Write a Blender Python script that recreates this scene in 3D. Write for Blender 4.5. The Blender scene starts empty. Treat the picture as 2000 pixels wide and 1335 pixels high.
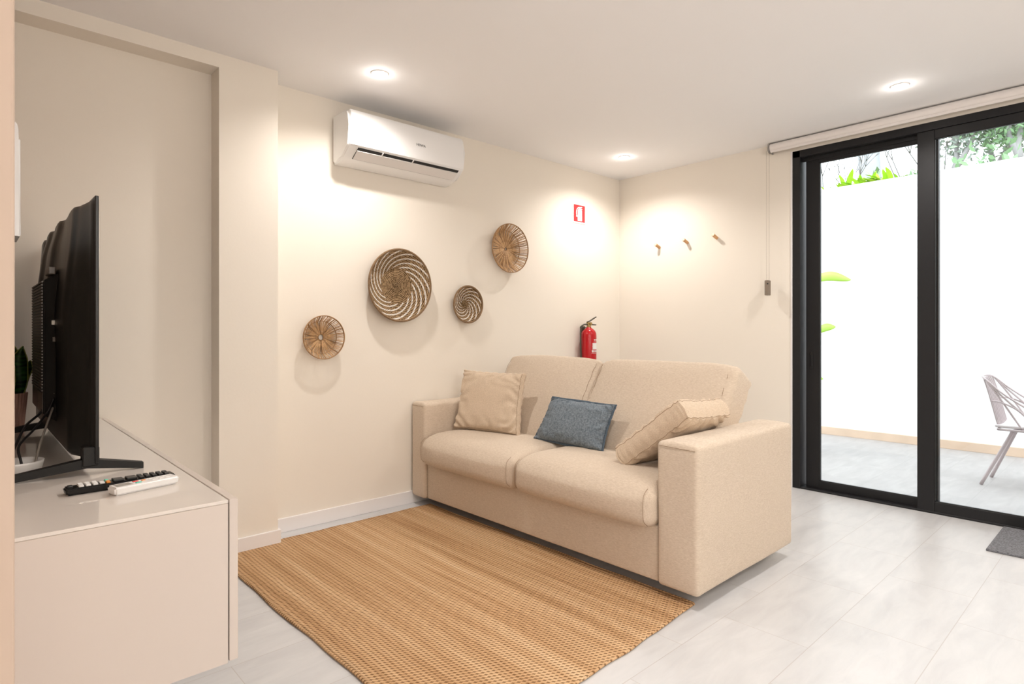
import bpy, bmesh, math, random
from mathutils import Vector, Matrix, noise

random.seed(7)
C = bpy.context.scene.collection
SC = bpy.context.scene
R = math.radians
PI = math.pi

# ------------------------------------------------------------------ camera
CAM = Vector((-4.29, -3.24, 1.10))
F_PX = 1160.0
cam_d = bpy.data.cameras.new('camera')
cam_d.sensor_fit = 'HORIZONTAL'
cam_d.sensor_width = 36.0
cam_d.lens = 36.0 * F_PX / 2000.0
cam_d.shift_x = 0.0
cam_d.shift_y = -(667.5 - 646.0) / 2000.0
cam_d.clip_start = 0.02
cam = bpy.data.objects.new('camera', cam_d)
cam.location = CAM
cam.rotation_euler = (R(90), 0, R(47.32 - 90))
C.objects.link(cam)
SC.camera = cam

# ------------------------------------------------------------------ view
SC.view_settings.view_transform = 'Standard'
SC.view_settings.look = 'None'
SC.view_settings.gamma = 1.0
SC.view_settings.use_curve_mapping = False
SC.view_settings.exposure = 0.27

# ------------------------------------------------------------------ sky
world = bpy.data.worlds.new('sky')
SC.world = world
world.use_nodes = True
bg = world.node_tree.nodes['Background']
bg.inputs['Color'].default_value = (0.895, 0.95, 1.0, 1)
bg.inputs['Strength'].default_value = 3.6

# ------------------------------------------------------------------ lamps: energy of each ceiling downlight
SPOT_W = 40.0
GLOW_W = 0.35
SPOT_COL = (1.0, 0.945, 0.90)
ROOM_SPOTS = [(-2.70, -0.50), (-0.53, -2.29), (-0.55, -0.46)]
HIDDEN_SPOTS = [(-2.70, -2.29), (-0.55, -4.15), (-2.70, -4.15)]  # downlight grid carried on out of view, added to brighten the room
H = 2.44

# ================================================================== materials
def nodes_of(name):
    m = bpy.data.materials.new(name)
    m.use_nodes = True
    nt = m.node_tree
    return m, nt, nt.nodes['Principled BSDF']

def simple(name, col, rough=0.5, metal=0.0, spec=0.5, bump=0.0, bscale=200.0, var=0.0, vscale=20.0, **kw):
    m, nt, p = nodes_of(name)
    p.inputs['Base Color'].default_value = (*col, 1)
    p.inputs['Roughness'].default_value = rough
    p.inputs['Metallic'].default_value = metal
    p.inputs['Specular IOR Level'].default_value = spec
    for k, v in kw.items():
        p.inputs[k.replace('_', ' ')].default_value = v
    tc = nt.nodes.new('ShaderNodeTexCoord')
    if var > 0:
        n = nt.nodes.new('ShaderNodeTexNoise'); n.inputs['Scale'].default_value = vscale; n.inputs['Detail'].default_value = 5
        nt.links.new(tc.outputs['Object'], n.inputs['Vector'])
        r = nt.nodes.new('ShaderNodeMix'); r.data_type = 'RGBA'
        r.inputs[6].default_value = (*[c * (1 - var) for c in col], 1)
        r.inputs[7].default_value = (*[min(1, c * (1 + var)) for c in col], 1)
        nt.links.new(n.outputs['Fac'], r.inputs[0])
        nt.links.new(r.outputs[2], p.inputs['Base Color'])
    if bump > 0:
        n = nt.nodes.new('ShaderNodeTexNoise'); n.inputs['Scale'].default_value = bscale; n.inputs['Detail'].default_value = 3
        nt.links.new(tc.outputs['Object'], n.inputs['Vector'])
        b = nt.nodes.new('ShaderNodeBump'); b.inputs['Strength'].default_value = bump; b.inputs['Distance'].default_value = 0.002
        nt.links.new(n.outputs['Fac'], b.inputs['Height'])
        nt.links.new(b.outputs['Normal'], p.inputs['Normal'])
    return m

def emit(name, col, s):
    m, nt, p = nodes_of(name)
    p.inputs['Base Color'].default_value = (*col, 1)
    p.inputs['Emission Color'].default_value = (*col, 1)
    p.inputs['Emission Strength'].default_value = s
    return m

def ramp(nt, stops):
    r = nt.nodes.new('ShaderNodeValToRGB')
    e = r.color_ramp.elements
    e[0].position, e[0].color = stops[0][0], (*stops[0][1], 1)
    e[1].position, e[1].color = stops[-1][0], (*stops[-1][1], 1)
    for pos, col in stops[1:-1]:
        k = e.new(pos); k.color = (*col, 1)
    return r

def mathn(nt, op, a, b=None, c=None):
    n = nt.nodes.new('ShaderNodeMath'); n.operation = op
    for i, v in enumerate((a, b, c)):
        if v is None: continue
        if isinstance(v, (int, float)): n.inputs[i].default_value = v
        else: nt.links.new(v, n.inputs[i])
    return n.outputs[0]

M = {}
M['wall'] = simple('cream wall paint', (0.885, 0.825, 0.735), 0.75, spec=0.3, bump=0.12, bscale=90)
M['ceiling'] = simple('white ceiling paint', (0.945, 0.935, 0.935), 0.8, spec=0.25)
M['darkened_wall'] = simple('wall beige darkened for shade', (0.57, 0.445, 0.355), 0.75, spec=0.3)  # shade put into the colour: darkened where the added lamps overlight the jamb
M['grey_wall'] = simple('bounce absorbing grey wall', (0.28, 0.27, 0.26), 0.8)  # grey chosen to soak up lamp bounce on unseen walls
M['skirting'] = simple('white satin skirting', (0.90, 0.87, 0.86), 0.35)
M['outwall'] = simple('white exterior render', (0.80, 0.80, 0.80), 0.85, spec=0.2, bump=0.1, bscale=60)
M['alu'] = simple('black powder coated aluminium', (0.012, 0.012, 0.0135), 0.5, spec=0.35)
M['gasket'] = simple('black rubber gasket', (0.006, 0.006, 0.006), 0.6)
M['white_plastic'] = simple('glossy white plastic', (0.90, 0.89, 0.88), 0.22)
M['ac_white'] = simple('white satin plastic', (0.90, 0.895, 0.89), 0.2)
M['ac_flap'] = simple('light grey plastic flap', (0.80, 0.77, 0.75), 0.35)
M['dark'] = simple('dark recess', (0.012, 0.012, 0.012), 0.6)
M['grey_print'] = simple('grey printed lettering', (0.12, 0.12, 0.12), 0.5)
M['lacquer'] = simple('greige lacquer', (0.70, 0.62, 0.56), 0.28, spec=0.45)
M['glass_top'] = simple('glossy greige lacquered glass', (0.80, 0.74, 0.68), 0.05, spec=0.6)
M['tv'] = simple('black ribbed television plastic', (0.0065, 0.006, 0.0058), 0.32, spec=0.4, bump=0.15, bscale=500)
M['tv_gloss'] = simple('glossy black screen', (0.006, 0.006, 0.007), 0.08)
M['tv_port'] = simple('silver connector', (0.45, 0.43, 0.4), 0.35, metal=0.8)
M['black_rubber'] = simple('black cable rubber', (0.01, 0.009, 0.009), 0.45)
M['grey_cable'] = simple('grey cable rubber', (0.24, 0.21, 0.18), 0.5)
M['milk'] = simple('milky translucent plastic', (0.85, 0.83, 0.80), 0.3)
M['pot_pink'] = simple('pink terracotta', (0.90, 0.55, 0.44), 0.6)
M['soil'] = simple('dark potting soil', (0.05, 0.03, 0.02), 0.9, bump=1.0, bscale=200)
M['red'] = simple('glossy fire red', (0.52, 0.006, 0.012), 0.22)
M['red_sign'] = simple('red sign print', (0.75, 0.035, 0.04), 0.4)
M['white_sign'] = simple('white sign print', (0.90, 0.88, 0.87), 0.4)
M['brass'] = simple('dull brass', (0.45, 0.33, 0.14), 0.35, metal=0.9)
M['gunmetal'] = simple('dark lever metal', (0.10, 0.09, 0.07), 0.4, metal=0.6)
M['wood_peg'] = simple('light oak peg', (0.66, 0.37, 0.17), 0.5, var=0.2, vscale=60)
M['wood_end'] = simple('pale oak end grain', (0.86, 0.66, 0.45), 0.5)
M['chain'] = simple('beige bead chain', (0.55, 0.49, 0.42), 0.5)
M['weight'] = simple('taupe weight plastic', (0.24, 0.19, 0.145), 0.5, var=0.1, vscale=120)
M['blind'] = simple('off white blind fabric', (0.84, 0.79, 0.76), 0.6)
M['bracket'] = simple('grey bracket', (0.32, 0.30, 0.28), 0.45)
M['mauve'] = simple('mauve powder coated steel', (0.47, 0.40, 0.41), 0.45)
M['mauve_seat'] = simple('pale mauve seat', (0.62, 0.57, 0.585), 0.45)
M['tan_stone'] = simple('tan stone kerb', (0.66, 0.50, 0.38), 0.7, var=0.18, vscale=5)
M['lime'] = simple('bright lime leaf', (0.34, 0.58, 0.02), 0.5, spec=0.3)
M['banana'] = simple('fresh green leaf', (0.30, 0.50, 0.05), 0.45)
M['bark'] = simple('grey bark', (0.33, 0.32, 0.32), 0.8, var=0.2, vscale=15)
M['twig'] = simple('pale grey twig', (0.16, 0.155, 0.15), 0.8)
M['leaf_a'] = simple('grey green leaves', (0.30, 0.36, 0.31), 0.6, var=0.35, vscale=2.5)
M['leaf_b'] = simple('mid green leaves', (0.22, 0.38, 0.19), 0.6, var=0.35, vscale=2.5)
M['trunk_pale'] = simple('smooth pale trunk', (0.42, 0.44, 0.48), 0.7, var=0.12, vscale=8)
M['garden_soil'] = simple('garden earth', (0.30, 0.25, 0.19), 0.9, var=0.3, vscale=3)
M['lamp_lens'] = emit('downlight lens', (1.0, 0.90, 0.78), 30)
M['black_button'] = simple('black rubber key', (0.02, 0.02, 0.02), 0.4)
M['white_button'] = simple('white rubber key', (0.85, 0.84, 0.82), 0.5)
M['red_button'] = simple('red rubber key', (0.75, 0.06, 0.06), 0.5)
M['orange_button'] = simple('orange rubber key', (0.85, 0.30, 0.05), 0.5)
M['green_button'] = simple('teal rubber key', (0.15, 0.65, 0.50), 0.5)
M['lcd'] = simple('grey lcd window', (0.33, 0.31, 0.28), 0.15)

def make_glass():
    m = bpy.data.materials.new('clear window glass'); m.use_nodes = True
    nt = m.node_tree; nt.nodes.remove(nt.nodes['Principled BSDF'])
    out = nt.nodes['Material Output']
    t = nt.nodes.new('ShaderNodeBsdfTransparent'); t.inputs['Color'].default_value = (0.955, 0.97, 0.965, 1)
    g = nt.nodes.new('ShaderNodeBsdfGlossy'); g.inputs['Roughness'].default_value = 0.01
    f = nt.nodes.new('ShaderNodeFresnel'); f.inputs['IOR'].default_value = 1.45
    mx = nt.nodes.new('ShaderNodeMixShader')
    nt.links.new(f.outputs[0], mx.inputs[0]); nt.links.new(t.outputs[0], mx.inputs[1]); nt.links.new(g.outputs[0], mx.inputs[2])
    nt.links.new(mx.outputs[0], out.inputs['Surface'])
    return m
M['glass'] = make_glass()

def make_tile(name, base, dark, light, mortar, w, h, ox, oy, rough=0.3, swap=False):
    m, nt, p = nodes_of(name)
    tc = nt.nodes.new('ShaderNodeTexCoord')
    mp = nt.nodes.new('ShaderNodeMapping'); mp.inputs['Location'].default_value = (ox, oy, 0)
    nt.links.new(tc.outputs['Object'], mp.inputs['Vector'])
    br = nt.nodes.new('ShaderNodeTexBrick')
    br.inputs['Scale'].default_value = 1.0
    br.inputs['Brick Width'].default_value = w; br.inputs['Row Height'].default_value = h
    br.inputs['Mortar Size'].default_value = 0.0016; br.inputs['Mortar Smooth'].default_value = 0.3
    br.inputs['Color1'].default_value = (*base, 1)
    br.inputs['Color2'].default_value = (*[b * 0.95 for b in base], 1)
    br.inputs['Mortar'].default_value = (*mortar, 1)
    br.offset = 0.5; br.offset_frequency = 2
    nt.links.new(mp.outputs[0], br.inputs['Vector'])
    # stone veining: stretched noise, shifted per tile
    mp2 = nt.nodes.new('ShaderNodeMapping'); mp2.inputs['Rotation'].default_value = (0, 0, R(24)); mp2.inputs['Scale'].default_value = (2.2, 9, 1)
    add = nt.nodes.new('ShaderNodeVectorMath'); add.operation = 'MULTIPLY_ADD'
    nt.links.new(br.outputs['Color'], add.inputs[0]); add.inputs[1].default_value = (37, 53, 11)
    nt.links.new(tc.outputs['Object'], add.inputs[2])
    nt.links.new(add.outputs[0], mp2.inputs['Vector'])
    n1 = nt.nodes.new('ShaderNodeTexNoise'); n1.inputs['Scale'].default_value = 1.6; n1.inputs['Detail'].default_value = 8; n1.inputs['Roughness'].default_value = 0.62; n1.inputs['Distortion'].default_value = 0.6
    nt.links.new(mp2.outputs[0], n1.inputs['Vector'])
    rp = ramp(nt, [(0.30, dark), (0.5, base), (0.68, light)])
    nt.links.new(n1.outputs['Fac'], rp.inputs[0])
    mx = nt.nodes.new('ShaderNodeMix'); mx.data_type = 'RGBA'
    nt.links.new(br.outputs['Fac'], mx.inputs[0])
    nt.links.new(rp.outputs[0], mx.inputs[6]); mx.inputs[7].default_value = (*mortar, 1)
    nt.links.new(mx.outputs[2], p.inputs['Base Color'])
    rr = nt.nodes.new('ShaderNodeMapRange'); rr.inputs[3].default_value = rough - 0.05; rr.inputs[4].default_value = rough + 0.12
    nt.links.new(n1.outputs['Fac'], rr.inputs[0]); nt.links.new(rr.outputs[0], p.inputs['Roughness'])
    b = nt.nodes.new('ShaderNodeBump'); b.inputs['Strength'].default_value = 0.35; b.inputs['Distance'].default_value = 0.001
    sub = mathn(nt, 'SUBTRACT', 1.0, br.outputs['Fac'])
    nt.links.new(sub, b.inputs['Height']); nt.links.new(b.outputs[0], p.inputs['Normal'])
    return m
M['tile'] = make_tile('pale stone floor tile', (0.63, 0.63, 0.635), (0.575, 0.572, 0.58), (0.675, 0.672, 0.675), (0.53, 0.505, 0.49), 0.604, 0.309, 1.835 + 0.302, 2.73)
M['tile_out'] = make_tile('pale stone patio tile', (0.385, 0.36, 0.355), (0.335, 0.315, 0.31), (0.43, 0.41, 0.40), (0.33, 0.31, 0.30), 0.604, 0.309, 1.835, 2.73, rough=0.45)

def make_fabric(name, col, col2, scale=1.0, bump=0.5, stretch=(1, 1, 1)):
    m, nt, p = nodes_of(name)
    p.inputs['Roughness'].default_value = 0.9
    p.inputs['Specular IOR Level'].default_value = 0.15
    p.inputs['Sheen Weight'].default_value = 0.12
    tc = nt.nodes.new('ShaderNodeTexCoord')
    mp = nt.nodes.new('ShaderNodeMapping'); mp.inputs['Scale'].default_value = stretch
    nt.links.new(tc.outputs['Object'], mp.inputs['Vector'])
    n = nt.nodes.new('ShaderNodeTexNoise'); n.inputs['Scale'].default_value = 190 * scale; n.inputs['Detail'].default_value = 3; n.inputs['Roughness'].default_value = 0.7
    nt.links.new(mp.outputs[0], n.inputs['Vector'])
    n2 = nt.nodes.new('ShaderNodeTexNoise'); n2.inputs['Scale'].default_value = 110 * scale; n2.inputs['Detail'].default_value = 2
    nt.links.new(mp.outputs[0], n2.inputs['Vector'])
    s = mathn(nt, 'ADD', mathn(nt, 'MULTIPLY', n.outputs['Fac'], 0.85), mathn(nt, 'MULTIPLY', n2.outputs['Fac'], 0.15))
    rp = ramp(nt, [(0.30, col2), (0.66, col)])
    nt.links.new(s, rp.inputs[0]); nt.links.new(rp.outputs[0], p.inputs['Base Color'])
    b = nt.nodes.new('ShaderNodeBump'); b.inputs['Strength'].default_value = bump; b.inputs['Distance'].default_value = 0.0012
    nt.links.new(s, b.inputs['Height']); nt.links.new(b.outputs[0], p.inputs['Normal'])
    return m
SOFA = (0.72, 0.61, 0.495); SOFA2 = (0.565, 0.455, 0.345)
M['sofa'] = make_fabric('oatmeal woven upholstery', SOFA, SOFA2, 1.0, 0.5, (0.4, 0.4, 2.0))
M['sofa_top'] = make_fabric('oatmeal woven seat fabric', SOFA, SOFA2, 1.0, 0.5, (1.7, 0.35, 1.2))
M['pillow'] = make_fabric('beige cotton pillow', (0.74, 0.60, 0.46), (0.54, 0.42, 0.30), 1.0, 0.35, (1, 1, 1.6))
M['seam'] = simple('seam thread', (0.36, 0.25, 0.16), 0.9)
M['blue'] = make_fabric('blue grey chenille', (0.25, 0.295, 0.335), (0.085, 0.11, 0.135), 0.6, 1.0)
M['blue_edge'] = make_fabric('blue grey flange', (0.11, 0.15, 0.19), (0.06, 0.08, 0.10), 0.9, 0.6)
M['mat_grey'] = make_fabric('grey tufted doormat', (0.26, 0.265, 0.29), (0.045, 0.045, 0.05), 0.75, 1.0)

def make_jute():
    m, nt, p = nodes_of('woven jute')
    p.inputs['Roughness'].default_value = 0.85; p.inputs['Specular IOR Level'].default_value = 0.2
    tc = nt.nodes.new('ShaderNodeTexCoord')
    # a little wobble so rows are not perfectly straight
    nz = nt.nodes.new('ShaderNodeTexNoise'); nz.inputs['Scale'].default_value = 6; nz.inputs['Detail'].default_value = 2
    nt.links.new(tc.outputs['Object'], nz.inputs['Vector'])
    wob = nt.nodes.new('ShaderNodeVectorMath'); wob.operation = 'MULTIPLY_ADD'
    nt.links.new(nz.outputs['Color'], wob.inputs[0]); wob.inputs[1].default_value = (0.012, 0.012, 0); nt.links.new(tc.outputs['Object'], wob.inputs[2])
    sep = nt.nodes.new('ShaderNodeSeparateXYZ'); nt.links.new(wob.outputs[0], sep.inputs[0])
    X, Y = sep.outputs[0], sep.outputs[1]
    # knots: staggered rows running along y
    px = 0.0165; py = 0.0155
    row = mathn(nt, 'FLOOR', mathn(nt, 'DIVIDE', X, px))
    u = mathn(nt, 'SUBTRACT', mathn(nt, 'FRACT', mathn(nt, 'DIVIDE', X, px)), 0.5)
    sh = mathn(nt, 'MULTIPLY', mathn(nt, 'MODULO', mathn(nt, 'ABSOLUTE', row), 2.0), 0.5)
    v = mathn(nt, 'SUBTRACT', mathn(nt, 'FRACT', mathn(nt, 'ADD', mathn(nt, 'DIVIDE', Y, py), sh)), 0.5)
    v2 = mathn(nt, 'ADD', v, mathn(nt, 'MULTIPLY', u, 0.7))
    d2 = mathn(nt, 'ADD', mathn(nt, 'MULTIPLY', mathn(nt, 'MULTIPLY', u, u), 2.6), mathn(nt, 'MULTIPLY', mathn(nt, 'MULTIPLY', v2, v2), 3.2))
    kn = mathn(nt, 'MAXIMUM', mathn(nt, 'SUBTRACT', 1.0, d2), 0.0)
    # fibre noise
    fn = nt.nodes.new('ShaderNodeTexNoise'); fn.inputs['Scale'].default_value = 160; fn.inputs['Detail'].default_value = 4
    nt.links.new(tc.outputs['Object'], fn.inputs['Vector'])
    hgt = mathn(nt, 'ADD', kn, mathn(nt, 'MULTIPLY', fn.outputs['Fac'], 0.45))
    # long streaks along y
    mp = nt.nodes.new('ShaderNodeMapping'); mp.inputs['Scale'].default_value = (17, 0.8, 1)
    nt.links.new(tc.outputs['Object'], mp.inputs['Vector'])
    st = nt.nodes.new('ShaderNodeTexNoise'); st.inputs['Scale'].default_value = 1.0; st.inputs['Detail'].default_value = 4
    nt.links.new(mp.outputs[0], st.inputs['Vector'])
    rp = ramp(nt, [(0.30, (0.42, 0.235, 0.105)), (0.46, (0.63, 0.385, 0.20)), (0.60, (0.75, 0.50, 0.285)), (0.75, (0.82, 0.60, 0.38))])
    mixf = mathn(nt, 'ADD', mathn(nt, 'MULTIPLY', st.outputs['Fac'], 0.75), mathn(nt, 'MULTIPLY', fn.outputs['Fac'], 0.28))
    nt.links.new(mixf, rp.inputs[0])
    dk = nt.nodes.new('ShaderNodeMix'); dk.data_type = 'RGBA'; dk.blend_type = 'MULTIPLY'; dk.inputs[0].default_value = 1.0
    g = ramp(nt, [(0.05, (0.38, 0.32, 0.26)), (0.42, (1.0, 1.0, 1.0))])
    nt.links.new(kn, g.inputs[0])
    nt.links.new(rp.outputs[0], dk.inputs[6]); nt.links.new(g.outputs[0], dk.inputs[7])
    nt.links.new(dk.outputs[2], p.inputs['Base Color'])
    b = nt.nodes.new('ShaderNodeBump'); b.inputs['Strength'].default_value = 0.9; b.inputs['Distance'].default_value = 0.004
    nt.links.new(hgt, b.inputs['Height']); nt.links.new(b.outputs[0], p.inputs['Normal'])
    return m
M['jute'] = make_jute()

def make_seagrass(name, radius, n_str, r0, twist):
    """object space: basket disc in local XZ; white strokes spiral out clockwise"""
    m, nt, p = nodes_of(name)
    p.inputs['Roughness'].default_value = 0.75; p.inputs['Specular IOR Level'].default_value = 0.25
    tc = nt.nodes.new('ShaderNodeTexCoord')
    sep = nt.nodes.new('ShaderNodeSeparateXYZ'); nt.links.new(tc.outputs['Object'], sep.inputs[0])
    X, Z = sep.outputs[0], sep.outputs[2]
    r = mathn(nt, 'DIVIDE', mathn(nt, 'SQRT', mathn(nt, 'ADD', mathn(nt, 'MULTIPLY', X, X), mathn(nt, 'MULTIPLY', Z, Z))), radius)
    th = mathn(nt, 'ARCTAN2', Z, X)
    nz = nt.nodes.new('ShaderNodeTexNoise'); nz.inputs['Scale'].default_value = 105; nz.inputs['Detail'].default_value = 4; nz.inputs['Roughness'].default_value = 0.7
    nt.links.new(tc.outputs['Object'], nz.inputs['Vector'])
    jit = mathn(nt, 'MULTIPLY', mathn(nt, 'SUBTRACT', nz.outputs['Fac'], 0.5), 0.5)
    ph = mathn(nt, 'ADD', mathn(nt, 'MULTIPLY', mathn(nt, 'ADD', th, mathn(nt, 'MULTIPLY', r, twist)), float(n_str)), mathn(nt, 'MULTIPLY', jit, 3.0))
    s = mathn(nt, 'SINE', ph)
    stripe = mathn(nt, 'GREATER_THAN', s, 0.60)
    inner = mathn(nt, 'GREATER_THAN', mathn(nt, 'ADD', r, mathn(nt, 'MULTIPLY', jit, 0.25)), r0)
    outer = mathn(nt, 'LESS_THAN', r, 0.955)
    f = mathn(nt, 'MULTIPLY', mathn(nt, 'MULTIPLY', stripe, inner), outer)
    # coil rows + stitches
    coils = mathn(nt, 'ABSOLUTE', mathn(nt, 'SINE', mathn(nt, 'MULTIPLY', r, PI * radius / 0.0105)))
    st = mathn(nt, 'ABSOLUTE', mathn(nt, 'SINE', mathn(nt, 'ADD', mathn(nt, 'MULTIPLY', th, 58.0 * radius / 0.23), mathn(nt, 'MULTIPLY', r, 40.0))))
    hg = mathn(nt, 'ADD', mathn(nt, 'MULTIPLY', coils, 0.6), mathn(nt, 'ADD', mathn(nt, 'MULTIPLY', st, 0.35), mathn(nt, 'MULTIPLY', mathn(nt, 'SUBTRACT', nz.outputs['Fac'], 0.42), 2.3)))
    rp = ramp(nt, [(0.40, (0.06, 0.032, 0.014)), (0.72, (0.24, 0.145, 0.068)), (1.0, (0.50, 0.34, 0.19))])
    nt.links.new(hg, rp.inputs[0])
    rp2 = ramp(nt, [(0.3, (0.50, 0.41, 0.33)), (0.7, (0.92, 0.87, 0.81))])
    nt.links.new(hg, rp2.inputs[0])
    mx = nt.nodes.new('ShaderNodeMix'); mx.data_type = 'RGBA'
    nt.links.new(f, mx.inputs[0]); nt.links.new(rp.outputs[0], mx.inputs[6]); nt.links.new(rp2.outputs[0], mx.inputs[7])
    nt.links.new(mx.outputs[2], p.inputs['Base Color'])
    b = nt.nodes.new('ShaderNodeBump'); b.inputs['Strength'].default_value = 0.9; b.inputs['Distance'].default_value = 0.004
    nt.links.new(hg, b.inputs['Height']); nt.links.new(b.outputs[0], p.inputs['Normal'])
    return m
M['rattan'] = simple('honey rattan', (0.62, 0.39, 0.20), 0.5, var=0.3, vscale=90)
M['rattan_dark'] = simple('brown rattan', (0.36, 0.20, 0.085), 0.5, var=0.3, vscale=40)

def make_snake():
    m, nt, p = nodes_of('snake plant leaf')
    p.inputs['Roughness'].default_value = 0.4
    tc = nt.nodes.new('ShaderNodeTexCoord')
    mp = nt.nodes.new('ShaderNodeMapping'); mp.inputs['Scale'].default_value = (15, 15, 60)
    nt.links.new(tc.outputs['Object'], mp.inputs['Vector'])
    n = nt.nodes.new('ShaderNodeTexNoise'); n.inputs['Scale'].default_value = 1.3; n.inputs['Detail'].default_value = 4
    nt.links.new(mp.outputs[0], n.inputs['Vector'])
    rp = ramp(nt, [(0.4, (0.008, 0.03, 0.006)), (0.55, (0.03, 0.11, 0.02)), (0.7, (0.07, 0.20, 0.045))])
    nt.links.new(n.outputs['Fac'], rp.inputs[0]); nt.links.new(rp.outputs[0], p.inputs['Base Color'])
    return m
M['snake'] = make_snake()
M['snake_edge'] = simple('yellow green leaf margin', (0.42, 0.46, 0.12), 0.45)

# ================================================================== mesh helpers
def link(name, me, mat=None, parent=None, loc=None, smooth=None):
    o = bpy.data.objects.new(name, me)
    C.objects.link(o)
    if mat is not None:
        for mm in (mat if isinstance(mat, (list, tuple)) else [mat]):
            me.materials.append(mm)
    if parent is not None: o.parent = parent
    if loc is not None: o.location = loc
    return o

def finish(name, bm, mat=None, parent=None, loc=None, smooth=False, angle=None):
    bmesh.ops.recalc_face_normals(bm, faces=bm.faces)
    me = bpy.data.meshes.new(name)
    bm.to_mesh(me); bm.free()
    if smooth:
        me.polygons.foreach_set('use_smooth', [True] * len(me.polygons))
        if angle is not None:
            try: me.set_sharp_from_angle(angle=angle)
            except Exception: pass
    return link(name, me, mat, parent, loc)

def bx(bm, x0, y0, z0, x1, y1, z1, bevel=0.0, seg=2, mi=0):
    r = bmesh.ops.create_cube(bm, size=1.0)
    vs = r['verts']
    for v in vs:
        v.co = Vector(((x0 + x1) / 2 + v.co.x * (x1 - x0), (y0 + y1) / 2 + v.co.y * (y1 - y0), (z0 + z1) / 2 + v.co.z * (z1 - z0)))
    fs = {f for v in vs for f in v.link_faces}
    for f in fs: f.material_index = mi
    if bevel > 0:
        es = list({e for v in vs for e in v.link_edges})
        bmesh.ops.bevel(bm, geom=es, offset=bevel, segments=seg, profile=0.5, affect='EDGES')
    return vs

def tube(bm, pts, rad, n=8, cap=True, closed=False, mi=0):
    pts = [Vector(p) for p in pts]
    rads = rad if isinstance(rad, (list, tuple)) else [rad] * len(pts)
    L = len(pts); rings = []
    up = Vector((0.123, 0.456, 0.88)).normalized()
    prev = None
    for i, p in enumerate(pts):
        if closed: t = pts[(i + 1) % L] - pts[i - 1]
        elif i == 0: t = pts[1] - pts[0]
        elif i == L - 1: t = pts[-1] - pts[-2]
        else: t = pts[i + 1] - pts[i - 1]
        t.normalize()
        if prev is None:
            a = t.cross(up)
            if a.length < 1e-4: a = t.cross(Vector((1, 0, 0)))
        else:
            a = prev - t * prev.dot(t)
        a.normalize(); b = t.cross(a).normalized(); prev = a
        rings.append([bm.verts.new(p + (a * math.cos(2 * PI * k / n) + b * math.sin(2 * PI * k / n)) * rads[i]) for k in range(n)])
    m = L if closed else L - 1
    for i in range(m):
        A = rings[i]; B = rings[(i + 1) % L]
        for k in range(n):
            f = bm.faces.new((A[k], A[(k + 1) % n], B[(k + 1) % n], B[k])); f.smooth = True; f.material_index = mi
    if cap and not closed:
        bm.faces.new(rings[0][::-1]).material_index = mi; bm.faces.new(rings[-1]).material_index = mi

def curve_pts(ctrl, n=8):
    """Catmull-Rom through control points"""
    P = [Vector(c) for c in ctrl]
    P = [P[0] * 2 - P[1]] + P + [P[-1] * 2 - P[-2]]
    out = []
    for i in range(1, len(P) - 2):
        for k in range(n):
            t = k / n
            a, b, c, d = P[i - 1], P[i], P[i + 1], P[i + 2]
            out.append(0.5 * ((2 * b) + (c - a) * t + (2 * a - 5 * b + 4 * c - d) * t * t + (3 * b - a - 3 * c + d) * t ** 3))
    out.append(P[-2])
    return out

def lathe(bm, prof, n=32, axis='z', cx=0, cy=0, cz=0, mi=0, closed_top=True, closed_bot=True, ribs=0, ribd=0.0):
    rings = []
    for (r, h) in prof:
        ring = []
        for k in range(n):
            a = 2 * PI * k / n
            rr = r + (ribd * math.cos(ribs * a) if ribs else 0)
            c, s = rr * math.cos(a), rr * math.sin(a)
            if axis == 'z': co = (cx + c, cy + s, cz + h)
            elif axis == 'y': co = (cx + c, cy + h, cz + s)
            else: co = (cx + h, cy + c, cz + s)
            ring.append(bm.verts.new(co))
        rings.append(ring)
    for A, B in zip(rings, rings[1:]):
        for k in range(n):
            f = bm.faces.new((A[k], A[(k + 1) % n], B[(k + 1) % n], B[k])); f.smooth = True; f.material_index = mi
    if closed_bot: bm.faces.new(rings[0][::-1]).material_index = mi
    if closed_top: bm.faces.new(rings[-1]).material_index = mi

def prism_y(bm, prof, y0, y1, mi=0):
    """profile of (x,z) points extruded along y"""
    A = [bm.verts.new((x, y0, z)) for x, z in prof]; B = [bm.verts.new((x, y1, z)) for x, z in prof]
    n = len(prof)
    for k in range(n):
        bm.faces.new((A[k], A[(k + 1) % n], B[(k + 1) % n], B[k])).material_index = mi
    bm.faces.new(A[::-1]).material_index = mi; bm.faces.new(B).material_index = mi

def prism_x(bm, prof, x0, x1, mi=0):
    A = [bm.verts.new((x0, y, z)) for y, z in prof]; B = [bm.verts.new((x1, y, z)) for y, z in prof]
    n = len(prof)
    for k in range(n):
        bm.faces.new((A[k], A[(k + 1) % n], B[(k + 1) % n], B[k])).material_index = mi
    bm.faces.new(A[::-1]).material_index = mi; bm.faces.new(B).material_index = mi

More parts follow.
